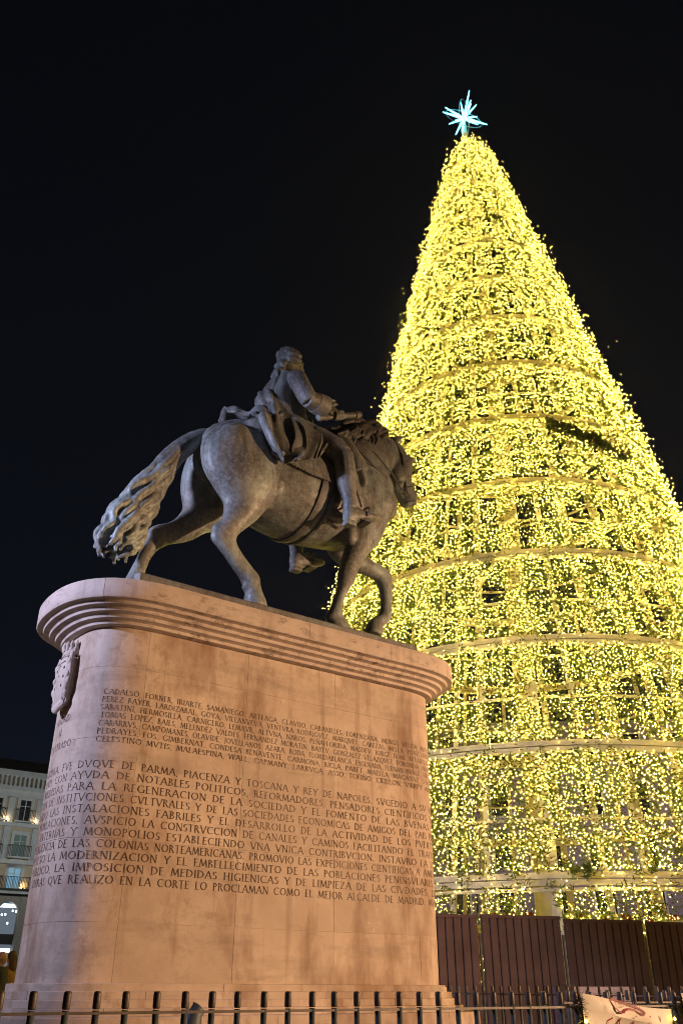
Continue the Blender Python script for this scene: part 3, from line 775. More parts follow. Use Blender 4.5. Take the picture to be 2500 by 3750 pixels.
m.tube([SO(p) for p in [(5.75,-.30,6.55),(5.95,-.40,6.37),(6.2,-.405,6.21),(6.40,-.385,6.13),(6.56,-.28,6.13),(6.69,-.13,6.12),(6.735,0,6.10),(6.7,.14,6.12),(6.55,.28,6.16),(6.3,.38,6.25),(5.9,.3,6.5)]], .016, 7)
m.build('breast_strap', M_bronze_dark, horse, True)
m = MB()
nose = []
for k in range(21):
    a = 2*PI*k/20
    nose.append(SO((7.115 + .155*math.cos(a), .06 + .108*math.sin(a), 6.375 + .085*math.cos(a))))
m.tube(nose, .014, 6)
for sy in (-1, 1):
    m.tube([SO(p) for p in [(6.83,.03+sy*.13,7.04),(6.95,.045+sy*.17,6.80),(7.0,.055+sy*.155,6.55),(7.06,.06+sy*.115,6.35),(7.1,.07+sy*.105,6.24)]], .013, 6)
    m.tube([SO((7.09+.045*math.cos(a), .07+sy*.11, 6.21+.045*math.sin(a))) for a in np.linspace(0, 2*PI, 14)], .009, 5)
m.build('bridle', M_bronze_dark, horse, True)
m = MB()
for sy, hand in ((-1, (5.86,.02,6.74)), (1, (5.86,.06,6.74))):
    m.tube([SO(p) for p in [(7.08,.07+sy*.12,6.2),(6.92,.05+sy*.17,6.22),(6.65,.02+sy*.27,6.32),(6.32,sy*.30,6.50),(6.05,sy*.2,6.74),hand]], .011, 6)
m.build('reins', M_bronze_dark, horse, True)

# rider
rm = MB()
def RS(c_, r_, rt=None): rm.ell(SO(c_), r_, 16, 10, rt)
torso = [((4.96,6.36),(5.40,6.42),0,.28), ((4.93,6.55),(5.36,6.60),0,.275), ((4.90,6.75),(5.30,6.80),0,.25), ((4.84,6.95),(5.28,6.98),0,.275), ((4.80,7.12),(5.26,7.12),0,.31), ((4.83,7.25),(5.19,7.26),0,.30), ((4.90,7.34),(5.13,7.36),0,.20), ((4.955,7.42),(5.12,7.44),0,.095), ((4.98,7.52),(5.15,7.53),0,.085)]
limb(rm, resample(torso, 24), 22)
rm.tube([SO(p) for p in [(5.18,-.12,6.40),(5.30,-.36,6.28),(5.46,-.54,6.13),(5.53,-.60,6.02)]], [.22,.20,.165,.145], 16)
rm.tube([SO(p) for p in [(5.53,-.60,6.03),(5.545,-.62,5.90),(5.555,-.63,5.72),(5.575,-.635,5.55),(5.61,-.64,5.38),(5.615,-.64,5.26)]], [.145,.138,.147,.125,.092,.088], 14)
rm.tube([SO(p) for p in [(5.18,.12,6.40),(5.30,.36,6.26),(5.44,.54,6.06),(5.52,.60,5.92)]], [.22,.20,.165,.145], 16)
rm.tube([SO(p) for p in [(5.52,.60,5.92),(5.56,.61,5.75),(5.60,.61,5.55),(5.64,.60,5.36),(5.645,.60,5.12)]], [.145,.14,.142,.115,.085], 14)
for y_, dz, ds in ((-.64, 0, 0), (.60, -.14, .03)):
    fsec = [((5.535+ds,5.05+dz),(5.535+ds,5.27+dz),y_,.05), ((5.57+ds,5.035+dz),(5.57+ds,5.31+dz),y_,.08), ((5.66+ds,5.06+dz),(5.68+ds,5.32+dz),y_-.0,.088), ((5.79+ds,5.12+dz),(5.78+ds,5.285+dz),y_,.09), ((5.90+ds,5.15+dz),(5.89+ds,5.28+dz),y_,.092), ((6.0+ds,5.195+dz),(5.99+ds,5.29+dz),y_,.075), ((6.06+ds,5.225+dz),(6.05+ds,5.28+dz),y_,.04)]
    limb(rm, resample(fsec, 16), 14)
    rm.box(SO((5.535+ds, y_-.06, 5.005+dz)), SO((5.68+ds, y_+.06, 5.06+dz)))
# arms (sleeves) : near one holds the baton forward
rm.tube([SO(p) for p in [(4.98,-.24,7.22),(4.965,-.36,7.14),(4.985,-.44,6.97),(5.03,-.50,6.80),(5.07,-.505,6.755)]], [.12,.135,.128,.125,.12], 14)
rm.tube([SO(p) for p in [(5.03,-.505,6.765),(5.16,-.49,6.775),(5.27,-.465,6.785),(5.33,-.455,6.785)]], [.115,.13,.135,.125], 14)
rm.tube([SO(p) for p in [(5.3,-.455,6.785),(5.42,-.445,6.78),(5.49,-.44,6.775)]], [.07,.055,.05], 10)
rm.tube([SO(p) for p in [(4.99,.24,7.22),(5.0,.36,7.10),(5.1,.40,6.90),(5.22,.38,6.78)]], [.12,.13,.12,.12], 14)
rm.tube([SO(p) for p in [(5.2,.38,6.78),(5.42,.28,6.75),(5.62,.17,6.74),(5.76,.08,6.74)]], [.12,.115,.075,.05], 12)
# head: skull, jaw, brow, nose, lips, chin, ears
RS((5.075,.0,7.715),(.155,.135,.175)); RS((5.15,.01,7.655),(.115,.105,.15)); RS((5.20,.015,7.58),(.06,.06,.055))
RS((5.245,.02,7.745),(.035,.085,.025)); RS((5.285,.022,7.68),(.04,.022,.05),rotY(-.5)); RS((5.255,.02,7.61),(.025,.035,.018)); RS((5.235,.02,7.565),(.035,.035,.03))
for sy in (-1, 1):
    RS((5.225,.02+sy*.062,7.69),(.035,.03,.035)); RS((5.08,.01+sy*.135,7.68),(.035,.018,.05))
# hands
def hand(c0, dirv, up, side, flip=1):
    """palm plus five bent fingers closing round a rod running along dirv"""
    c0 = np.array(c0); d_ = np.array(dirv, float); d_ /= np.linalg.norm(d_); u_ = np.array(up, float); s_ = np.array(side, float)
    rm.ell(SO(c0 + u_*.045), (.085,.05,.04), 12, 8)
    for i in range(4):
        b0 = c0 + d_*(-.06 + .042*i) + u_*.055 + s_*.03
        ln = [.052, .06, .056, .046][i]
        rm.tube([SO(p) for p in (b0, b0 + s_*ln*.75 - u_*.02, b0 + s_*ln*.8 - u_*.07, b0 + s_*ln*.15 - u_*.115, b0 - s_*.03 - u_*.115)], [.021,.021,.02,.018,.015], 8)
    t0 = c0 + d_*.085 + u_*.035
    rm.tube([SO(p) for p in (t0 - d_*.05, t0 + d_*.005 + u_*.0, t0 + d_*.03 + s_*.045 - u_*.045, t0 + d_*.025 + s_*.02 - u_*.09)], [.027,.025,.021,.017], 8)
BD = np.array([.702, 0, .345])
hand((5.555,-.44,6.742), BD, (-.25,0,.97), (0,-1,0))
hand((5.82,.06,6.72), (1,0,.1), (0,0,1), (0,-1,0))
rider = obj('rider_body', blend_mesh(rm, 'rider_body', 0.0125, 2), M_bronze_cloth, statue)
# wig
wm = MB()
def WS(c_, r_, rt=None): wm.ell(SO(c_), r_, 12, 8, rt)
WS((5.03,.0,7.745),(.165,.165,.175)); WS((5.0,-.03,7.66),(.14,.16,.16)); WS((5.09,.0,7.83),(.13,.14,.085))
for sy in (-1, 1):
    for j, zz in enumerate((7.71, 7.62)):
        wm.tube([SO((4.93, sy*.165, zz-.02)), SO((5.03, sy*.185, zz)), SO((5.13, sy*.165, zz+.01))], [.04,.052,.042], 10)
for k in range(46):
    a = lr.uniform(0, 2*PI); b_ = lr.uniform(.1, 1.6)
    WS((5.02+.138*math.cos(a)*math.sin(b_), .138*math.sin(a)*math.sin(b_), 7.745+.155*math.cos(b_)), (.04,.036,.032))
for k in range(12):
    y0 = lr.uniform(-.12, .10)
    wm.tube([SO(p) for p in wavy((4.91+lr.uniform(-.02,.04), y0*.8, 7.60), (4.81+lr.uniform(-.05,.05), y0, 7.26+lr.uniform(-.05,.06)), (4.88, y0*1.3, 7.45), .028, 1.9, 16, lr.uniform(0, 6), (1, .5, 0))], [.042-.0012*i for i in range(16)], 7)
obj('wig', blend_mesh(wm, 'wig', 0.012, 1), M_bronze_cloth, rider)

# baton
m = MB()
bc = np.array([5.595,-.44,6.757])
pts = [bc + BD*f for f in (-.5,-.49,-.45,-.44,.36,.37,.44,.45,.47,.49,.50)]
m.tube([SO(p) for p in pts], [.03,.044,.046,.038,.042,.055,.058,.048,.055,.052,.03], 14)
m.build('baton', M_bronze_cloth, rider, True)

# cloth: smooth control nets with folds
def net(rows, nu, nv, fold, th=.028, name='cloak', parent=None, material=None):
    A = np.array(rows, float)
    def cr(P, n):
        o_ = []
        for q in np.linspace(0, len(P)-1, n):
            i = min(int(q), len(P)-2); f = q-i
            p0, p1, p2, p3 = P[max(i-1,0)], P[i], P[i+1], P[min(i+2,len(P)-1)]
            o_.append(.5*((2*p1)+(-p0+p2)*f+(2*p0-5*p1+4*p2-p3)*f*f+(-p0+3*p1-3*p2+p3)*f**3))
        return np.array(o_)
    B = np.array([cr(A[i], nu) for i in range(len(A))])
    G = np.array([cr(B[:, j], nv) for j in range(nu)]).transpose(1, 0, 2)
    du = np.gradient(G, axis=1); dv = np.gradient(G, axis=0)
    N = np.cross(du, dv); N /= (np.linalg.norm(N, axis=2, keepdims=True)+1e-9)
    if N[..., 1].mean() > 0: N = -N
    U, V = np.meshgrid(np.linspace(0, 1, nu), np.linspace(0, 1, nv))
    G = G + N*fold(U, V)[..., None]
    m = MB(); vs = [SO(p) for p in G.reshape(-1, 3)] + [SO(p) for p in (G - N*th).reshape(-1, 3)]
    fs = []; n1 = nu*nv
    for i in range(nv-1):
        for j in range(nu-1):
            a_ = i*nu+j
            fs.append((a_, a_+1, a_+nu+1, a_+nu)); fs.append((n1+a_+nu, n1+a_+nu+1, n1+a_+1, n1+a_))
    for j in range(nu-1):
        for i in (0, nv-1):
            a_ = i*nu+j; fs.append((a_, a_+1, n1+a_+1, n1+a_))
    for i in range(nv-1):
        for j in (0, nu-1):
            a_ = i*nu+j; fs.append((a_, a_+nu, n1+a_+nu, n1+a_))
    m.add(vs, fs)
    return m.build(name, material or M_bronze_cloth, parent or rider, True)
cl = [[(4.80,.02,7.30),(4.80,-.10,7.33),(4.83,-.20,7.34),(4.90,-.30,7.27)],
      [(4.69,.02,7.10),(4.70,-.14,7.07),(4.76,-.26,7.02),(4.88,-.34,6.96)],
      [(4.625,.02,6.86),(4.63,-.16,6.78),(4.70,-.30,6.70),(4.88,-.38,6.64)],
      [(4.56,-.06,6.62),(4.55,-.24,6.50),(4.66,-.42,6.38),(4.93,-.46,6.40)],
      [(4.42,-.22,6.44),(4.38,-.46,6.20),(4.60,-.57,6.02),(4.96,-.55,6.16)],
      [(4.40,-.40,6.24),(4.44,-.60,5.86),(4.63,-.66,5.75),(4.94,-.63,5.90)],
      [(4.46,-.50,6.08),(4.56,-.655,5.69),(4.68,-.68,5.60),(4.86,-.66,5.70)]]
net(cl, 46, 60, lambda U, V: .055*np.sin(U*9 + V*6.5 + .8*np.sin(V*5))*np.clip(V*1.6, .2, 1) + .026*np.sin(U*19 - V*10 + 1.0)*np.clip(V*1.4, .1, 1) - .03*np.exp(-((U-.45-.2*V)/.06)**2), name='cloak')
sk = [[(4.90,-.25,6.66),(5.16,-.29,6.62),(5.33,-.27,6.60),(5.50,-.20,6.62)],
      [(4.85,-.44,6.40),(5.13,-.46,6.40),(5.32,-.44,6.44),(5.52,-.38,6.48)],
      [(4.82,-.58,6.06),(5.07,-.60,6.08),(5.22,-.59,6.14),(5.42,-.53,6.30)],
      [(4.74,-.63,5.80),(4.95,-.66,5.78),(5.10,-.66,5.83),(5.31,-.60,6.13)],
      [(4.78,-.655,5.68),(4.92,-.67,5.70),(5.08,-.67,5.77),(5.24,-.63,6.02)]]
net(sk, 36, 40, lambda U, V: .022*np.sin(U*13 + V*2)*V + .045*np.exp(-((U-.62)/.05)**2)*np.clip(V*1.5-.3, 0, 1) - .03*np.exp(-((U-.74)/.04)**2)*np.clip(V*1.5-.3, 0, 1), name='coat_skirt')
skf = [[(x, -y, z) for x, y, z in row] for row in sk]
net(skf, 24, 26, lambda U, V: .022*np.sin(U*13)*V, name='coat_skirt')
# the end of the cloak thrown over the croup
wg = [[(4.80,.30,6.56),(4.84,.02,6.60),(4.80,-.22,6.58),(4.74,-.42,6.44)],
      [(4.60,.32,6.52),(4.64,.05,6.66),(4.58,-.18,6.62),(4.52,-.40,6.42)],
      [(4.42,.28,6.46),(4.46,.06,6.60),(4.42,-.12,6.52),(4.40,-.34,6.40)],
      [(4.24,.24,6.42),(4.26,.10,6.60),(4.27,-.06,6.52),(4.30,-.22,6.42)],
      [(4.13,.20,6.44),(4.15,.12,6.60),(4.19,.0,6.56),(4.24,-.12,6.44)]]
net(wg, 34, 40, lambda U, V: .03*np.sin(U*10 + V*4) + .02*np.sin(V*14 - U*5), .022, 'cloak_end')
fb = [[(4.62,.02,7.0),(4.64,-.12,6.98),(4.72,-.22,6.94)], [(4.58,.02,6.86),(4.57,-.15,6.80),(4.68,-.27,6.76)], [(4.60,.02,6.72),(4.60,-.16,6.62),(4.72,-.30,6.60)]]
net(fb, 20, 16, lambda U, V: .035*np.sin(V*PI)*(.6+.5*np.sin(U*7+V*5)) + .02*np.sin(U*13-V*6), .03, 'cloak_fold')
# turned cuff, frill and buttons
m = MB()
m.tube([SO(p) for p in [(5.16,-.49,6.775),(5.25,-.47,6.78),(5.34,-.455,6.785),(5.345,-.455,6.785)]], [.137,.15,.158,.12], 16)
for k in range(3): m.ell(SO((5.20+.05*k, -.49, 6.925+.004*k)), (.017,.017,.014), 8, 6)
m.build('cuff', M_bronze_cloth, rider, True)
m = MB()
rr_ = []
for i, (x, r_) in enumerate(((5.34,.10),(5.40,.135),(5.45,.125))):
    rr_.append([SO((x + .012*math.sin(9*a)*(i), -.452 + r_*math.cos(a)*(1+.10*i*math.sin(11*a)), 6.785 + r_*math.sin(a)*(1+.10*i*math.sin(11*a)))) for a in [2*PI*k/44 for k in range(44)]])
m.rings(rr_, cap=False); m.build('sleeve_frill', M_bronze_cloth, rider, True)
# stirrups
for y_, dz, ds in ((-.64, 0, 0), (.60, -.14, .03)):
    m = MB()
    m.tube([SO(p) for p in [(5.62+ds,y_*.93,5.9+dz),(5.72+ds,y_*1.0,5.55+dz),(5.80+ds,y_,5.34+dz)]], .013, 6)
    m.tube([SO((5.83+ds+.04*math.sin(a), y_+.105*math.cos(a), 5.225+dz+.12*math.sin(a))) for a in np.linspace(-.4, PI+.4, 16)], .013, 6)
    m.box(SO((5.78+ds, y_-.1, 5.10+dz)), SO((5.88+ds, y_+.1, 5.125+dz)))
    m.build('stirrup', M_bronze_dark, rider, True)
# pistol holster hanging before the knee
m = MB()
m.tube([SO(p) for p in [(5.60,-.40,6.44),(5.68,-.46,6.36),(5.735,-.53,6.18),(5.79,-.58,6.02),(5.825,-.595,5.91),(5.83,-.595,5.90)]], [.06,.10,.105,.11,.115,.06], 14, .65)
m.tube([SO(p) for p in [(5.83,-.6,5.90),(5.85,-.6,5.83),(5.865,-.6,5.76),(5.875,-.6,5.70),(5.88,-.6,5.68)]], [.05,.052,.058,.045,.015], 12)
m.build('holster', M_bronze_cloth, horse, True)
# wear and edges of the coat front
m = MB()
m.tube([SO(p) for p in [(5.12,-.25,7.1),(5.22,-.24,6.9),(5.30,-.22,6.72),(5.36,-.2,6.6)]], .014, 6)
m.build('coat_edge', M_bronze_cloth, rider, True)

# ------------------------------------------------------------------ the illuminated tree
TX, TY = 5.22, 24.0
tree = empty('christmas_tree', (TX, TY, 0))
tag(tree, 'tall cone of lit garlands on a steel frame rising behind the brown hoarding', 'christmas tree')
KT, ZT, R0 = 0.231, 32.0 + HC, 0.26
def rt(z): return np.where(np.asarray(z) > ZT-3.0, np.maximum(.15, .953 - .41*(np.asarray(z)-(ZT-3.0))), KT*(ZT - np.asarray(z)) + R0)
TH = [z + HC for z in (1.80, 4.33, 6.79, 9.17, 11.47, 13.82, 16.13, 18.34, 20.46, 22.57, 24.6, 26.6, 28.4)]
TN = [z + HC for z in (2.88, 5.42, 7.83, 10.20, 12.55, 14.85, 17.10, 19.4, 21.5, 23.6, 25.6, 27.5, 29.4)]
def ring_mesh(z0, z1, r_out, r_in, n=84):
    m = MB(); vs = []; fs = []
    for k in range(n):
        a = 2*PI*k/n; ca, sa = math.cos(a), math.sin(a)
        for r_, z in ((r_out(z0), z0), (r_out(z1), z1), (r_in(z1), z1), (r_in(z0), z0)):
            vs.append((r_*ca, r_*sa, z))
    for k in range(n):
        q = (k+1) % n
        for i in range(4):
            j = (i+1) % 4
            fs.append((4*k+i, 4*q+i, 4*q+j, 4*k+j))
    return m.add(vs, fs)
for z in TH:
    s_ = .88 if z < 14 else 1.05
    ring_mesh(z - .13*s_, z - .01*s_, lambda q: rt(z)-.07, lambda q: rt(z)-.18).build('ring_beam', M_steel, tree)
    ring_mesh(z + .01*s_, z + .13*s_, lambda q: rt(z)-.06, lambda q: rt(z)-.17).build('ring_beam', M_steel, tree)
for z in TN + [1.62 + HC]:
    ring_mesh(z - .03, z + .03, lambda q: rt(q)-.08, lambda q: rt(q)-.13, 72).build('ring_rail', M_steel, tree)
NP = 46
for k in range(NP):
    a = 2*PI*(k + .18*math.sin(k*2.3))/NP
    top = 30.5 if k % 4 == 0 else (22 if k % 2 == 0 else 13)
    wide = .20 if k % 3 == 0 else .10
    m = MB(); r0_, r1_ = rt(0)-.22, rt(top)-.22
    m.bar((r0_*math.cos(a), r0_*math.sin(a), 0), (max(.1, r1_)*math.cos(a), max(.1, r1_)*math.sin(a), top), wide, .08, (math.cos(a), math.sin(a), 0))
    m.build('upright', M_steel, tree)
rr = random.Random(3)
lev = sorted(TH + TN)
for k in range(64):                                                  # short struts and braces in the panels
    i = rr.randrange(len(lev)-3); z0, z1 = lev[i], lev[i+1]
    a = -PI/2 + rr.uniform(-1.6, 1.6); b_ = a + rr.choice([0, 0, .9/rt(z0), -.9/rt(z0)])
    p = ((rt(z0)-.24)*math.cos(a), (rt(z0)-.24)*math.sin(a), z0); q = ((rt(z1)-.24)*math.cos(b_), (rt(z1)-.24)*math.sin(b_), z1)
    m = MB(); m.bar(p, q, .07, .06, (math.cos(a), math.sin(a), 0)); m.build('brace', M_steel, tree)
m = MB(); m.tube([(0,0,0),(0,0,16),(0,0,31.9)], [.35,.3,.10], 12); m.build('mast', M_steel, tree)

# garlands and their lights
def field(a, z, seed):
    """smooth pseudo-random field used to clump the greenery"""
    r_ = np.random.default_rng(seed); s = np.zeros_like(a)
    for _ in range(26):
        fa = r_.integers(2, 60); fz = r_.uniform(-7, 7); ph = r_.uniform(0, 6.28)
        s += np.sin(fa*a + fz*z + ph)
    return s/np.sqrt(13)
zlev = np.array(sorted(TH))
def scatter(step, seed, zmin=1.2, zmax=ZT-1.15):
    g_ = np.random.default_rng(seed); A_, Z_ = [], []
    z = zmin
    while z < zmax:
        n = int(2*PI*max(rt(z), .3)/step)
        a = (np.arange(n) + g_.uniform(-.48, .48, n))*2*PI/n + g_.uniform(0, 6.28)
        A_.append(a); Z_.append(z + g_.uniform(-.5, .5, n)*step)
        z += step
    return np.concatenate(A_) % (2*PI), np.concatenate(Z_)
def keep(a, z, seed, back=.30):
    g_ = np.random.default_rng(seed)
    f = field(a, z, 5)
    p = np.clip(.90 + .30*f, .12, 1)
    # bare gaps just under and above the heavy ring beams
    d = np.min(np.abs(z[:, None] - (zlev[None, :])), axis=1)
    sgn = (field(a, z*.2, 9) > .25)
    p = np.where(d < np.where(z < 14, .14, .17), p*.12, p)
    up = np.min(np.where(z[:, None] > zlev[None, :], z[:, None]-zlev[None, :], 99), axis=1)
    p = np.where((up > .18) & (up < .5) & sgn, p*.5, p)
    tn = np.array(TN); upn = np.min(np.where(z[:, None] > tn[None, :]-.06, z[:, None]-tn[None, :], 99), axis=1)
    p = np.where((upn < .36) & (field(a, z*.2, 21) > .05), p*.28, p)
    p = np.where(z < TH[0] - .12, p*.75*(field(a, z*.1, 33) > -.6), p)                      # sparse strings between the feet
    p = np.where(z < TH[0] - 1.9, 0, p)
    p = p*(1 - .30*np.clip((z-10)/16, 0, 1))
    vis = np.sin(a) < .25                                            # far side of the cone is thinner
    p = np.where(vis, p, p*back)
    return g_.random(len(a)) < p
def unlit(a, z):
    """two stretches of garland whose lamps are out"""
    b1 = (a > 2*PI-1.50) & (a < 2*PI-.98); z1 = 13.46+HC - 1.47*(a-(2*PI-1.473))
    b2 = (a > 2*PI-1.64) & (a < 2*PI-1.34); z2 = 24.3+HC - 1.2*(a-(2*PI-1.61))
    return (b1 & (np.abs(z-z1) < .24)) | (b2 & (np.abs(z-z2) < .2))
def pos(a, z, rad):
    return np.stack([rad*np.cos(a), rad*np.sin(a), z], -1)
# lamps
a, z = scatter(.072, 41)
k = keep(a, z, 42) & ~unlit(a, z); a, z = a[k], z[k]
g_ = np.random.default_rng(43)
nfree = len(a)
for zr in TH:                                                        # light ropes added to brighten the beams, along both lips of every ring
    for dz in (-.16, .16):
        n = int(2*PI*rt(zr)/.11); aa_ = g_.uniform(0, 2*PI, n)
        a = np.concatenate([a, aa_ % (2*PI)]); z = np.concatenate([z, zr + dz*(1.0 if zr < 14 else 1.2) + np.sign(dz)*np.abs(g_.normal(0, .06, n))])
tuft = np.clip(field(a, z*1.3, 77), -1, 2)*.07
rl = rt(z) + .04 + tuft + g_.exponential(.07, len(a)) - .05
rl[nfree:] = rt(z[nfree:]) + .05 + g_.normal(0, .015, len(a)-nfree)
P = pos(a, z, rl)
size = .0068 + .0038*g_.random(len(a)) + .0001*np.clip(z, 0, 30)
def octa(P, s):
    d = np.array([(1,0,0),(-1,0,0),(0,1,0),(0,-1,0),(0,0,1),(0,0,-1)], float)
    F = np.array([(0,2,4),(2,1,4),(1,3,4),(3,0,4),(2,0,5),(1,2,5),(3,1,5),(0,3,5)])
    V = (P[:, None, :] + d[None]*s[:, None, None]).reshape(-1, 3)
    I = (F.reshape(-1)[None] + 6*np.arange(len(P))[:, None]).reshape(-1)
    return V, I
# the 300 lamps that show largest are single pieces, the rest one mass
dist = np.hypot(P[:, 0] + TX, P[:, 1] + TY)
side = (P[:, 0] > -.6) & (P[:, 0] < 6) & (z > 2.7)
order = np.argsort(np.where(side, dist, 1e6))
single = order[:300]; rest = np.ones(len(P), bool); rest[single] = False
V, I = octa(P[rest], size[rest])
o = obj('string_lights', np_mesh('string_lights', V, I, 3), M_led, tree); tag(o, kind='stuff')
V, I = octa(np.zeros((1, 3)), np.array([.0092]))
lamp_me = np_mesh('light_bulb', V, I, 3); lamp_me.materials.append(M_led)
for i in single:
    o = bpy.data.objects.new('light_bulb', lamp_me); C.objects.link(o); o.parent = tree; o.location = P[i]
# needles: sprays of small blades
a, z = scatter(.088, 51, 1.2)
k = keep(a, z, 52); a, z = a[k], z[k]
def blades(a, z, seed, per, ln, wd, spread):
    g_ = np.random.default_rng(seed)
    a = np.repeat(a, per); z = np.repeat(z, per); n = len(a)
    tuft = np.clip(field(a, z*1.3, 77), -1, 2)*.07
    rad = rt(z) + tuft + g_.normal(0, .045, n) - .03
    c_ = pos(a + g_.normal(0, spread, n)/np.maximum(rt(z), .5), z + g_.normal(0, spread, n), rad)
    d = g_.normal(0, 1, (n, 3)); d[:, 2] *= .7
    d += .55*pos(a, np.zeros(n), np.ones(n)); d /= np.linalg.norm(d, axis=1, keepdims=True)
    e_ = np.cross(d, g_.normal(0, 1, (n, 3))); e_ /= np.linalg.norm(e_, axis=1, keepdims=True)
    L_ = ln*g_.uniform(.6, 1.25, n)[:, None]
    V = np.stack([c_ - e_*wd, c_ + e_*wd, c_ + d*L_], 1).reshape(-1, 3)
    return V, np.arange(len(V))
V, I = blades(a, z, 61, 9, .10, .017, .045)
o = obj('garland', np_mesh('garland', V, I, 3), M_leaf, tree); tag(o, kind='stuff')
a, z = scatter(.055, 71); k = unlit(a, z); a, z = a[k], z[k]
V, I = blades(a, z, 72, 6, .12, .016, .03)
o = obj('unlit_garland', np_mesh('unlit_garland', V, I, 3), M_leaf2, tree); tag(o, kind='stuff')
# loose ends dangling over the lowest ring
g_ = np.random.default_rng(81); aa, zz = [], []
for q in range(26):
    a0 = g_.uniform(-2.6, -.5); n = g_.integers(8, 22); L_ = g_.uniform(.12, .32)
    aa.append(a0 + g_.normal(0, .006, n)); zz.append(TH[0] + .25 - L_*g_.random(n))
a = np.concatenate(aa); z = np.concatenate(zz)
V, I = blades(a, z, 82, 4, .09, .02, .02)
o = obj('garland_ends', np_mesh('garland_ends', V, I, 3), M_leaf, tree); tag(o, kind='stuff')

# ------------------------------------------------------------------ star
star = empty('tree_star', (5.15, TY, 32.25 + HC))
tag(star, 'many-pointed star of white blue light tubes on top of the tree', 'star')
ends = [(.34,1.69,-.1), (.42,1.23,.2), (-.72,.85,.1), (-.90,.14,-.2), (.72,.18,.3), (.92,-.52,-.1), (.45,-.99,-.45), (-.48,-1.53,-.4), (-.19,-1.35,-.3), (-.44,-.59,-.35), (-.12,.60,-.3), (.15,-.2,-1.0), (.1,.3,.9), (.55,.62,-.2), (-.62,-.22,.1), (.5,-.28,-.3)]
for x, zz, y in ends:
    m = MB(); d = Vector((x, y, zz))
    m.tube([tuple(d*.04), tuple(d*.35), tuple(d*.7), tuple(d)], [.04, .046, .034, .018], 8)
    m.build('ray', M_star, star)
for rad, tilt in ((.80, (1.25, .25)), (.72, (.35, 1.35))):
    m = MB()
    rot = Matrix.Rotation(tilt[0], 3, 'X') @ Matrix.Rotation(tilt[1], 3, 'Y')
    m.tube([tuple(rot @ Vector((rad*math.cos(f), rad*1.15*math.sin(f), 0))) for f in np.linspace(0, 2*PI, 40)], .016, 6)
    m.build('hoop', simple('star_hoop', (.5, .75, .8), .3, .5), star, True)
m = MB(); m.tube([(0,0,-1.0),(0,0,-.5),(0,0,0)], [.10,.07,.06], 10); m.build('socket', M_steel, star, True)

# ------------------------------------------------------------------ brown hoarding in front of the tree
def panel(p, q, z0, z1, n, label, rib=.012):
    p = Vector((*p, 0)); q = Vector((*q, 0)); L_ = (q-p).length; d = (q-p)/L_
    r = empty('hoarding_panel', p, math.atan2(d.y, d.x)); tag(r, label, 'hoarding', 'hoarding panels round the tree')
    wd = L_/n
    for k in range(n):
        m = MB(); x0, x1 = k*wd, (k+1)*wd; e_ = .006
        jx = (k % 2)*.002
        prof = [(x0+e_, .012), (x0+e_*2.5, -.004+jx), (x1-e_*2.5, -.004+jx), (x1-e_, .012)]
        m.rings([[(x, y, z) for x, y in prof] for z in (z0, z1)])
        m.build('sheet_plank', M_hoard, r)
    m = MB(); m.box((0, .014, z0), (L_, .03, z1-.01)); m.build('backing_sheet', M_hoard, r)
    m = MB(); m.box((-.004, -.012, z1-.035), (L_+.004, .034, z1+.012)); m.build('top_rail', M_hoard, r)
    for x in (.04, L_-.04):
        for zz in (z1-.12, z1-.9):
            m = MB(); m.tube([(x, -.012, zz), (x, .0, zz)], .009, 6); m.build('bolt', M_pole, r)
    return r
M_pole = simple('dull_steel', (.32, .28, .22), .75)
ZH = 1.20*.86 + HC
hp = [(.86*x_, .86*y_) for x_, y_ in ((0.35, 16.15), (1.02, 16.36), (2.42, 16.83), (3.98, 17.32), (5.62, 17.83), (7.25, 18.33), (8.9, 18.83), (10.5, 19.6))]
hl = ['brown sheet hoarding panel half hidden behind the pedestal corner', 'brown sheet hoarding panel next to the pedestal, narrowest one in view', 'brown sheet hoarding panel rising above the plain railing', 'brown sheet hoarding panel rising behind the sagging banner', 'brown sheet hoarding panel with the amber glow beside the second banner', 'brown sheet hoarding panel past the second banner', 'brown sheet hoarding panel that closes the row past the banners']
gap = .035
for k in range(7):
    p = np.array(hp[k]); q = np.array(hp[k+1]); d = (q-p)/np.hypot(*(q-p))
    panel(p + d*gap, q - d*gap, .08, ZH - .012*k + (.02 if k == 2 else 0), (5, 9, 10, 10, 10, 10, 10)[k], hl[k])
    r = empty('steel_pole', (q[0], q[1]+.05, 0)); tag(r, ['galvanised pole in the gap behind the pedestal corner', 'galvanised pole between the narrow panel and its neighbour', 'galvanised pole above the top of the sagging banner', 'galvanised pole standing between the two banners', 'galvanised pole past the amber lit panel', 'galvanised pole past the second banner', 'galvanised pole at the end of the hoarding row'][k], 'pole', 'poles between the hoarding panels')
    m = MB(); m.tube([(0,0,0),(0,0,ZH-.25)], .022, 10); m.build('tube', M_pole, r, True)
    for zz in (.9, 1.5):
        m = MB(); m.tube([(0,0,zz),(0,0,zz+.05)], .030, 8); m.build('clamp', M_pole, r, True)

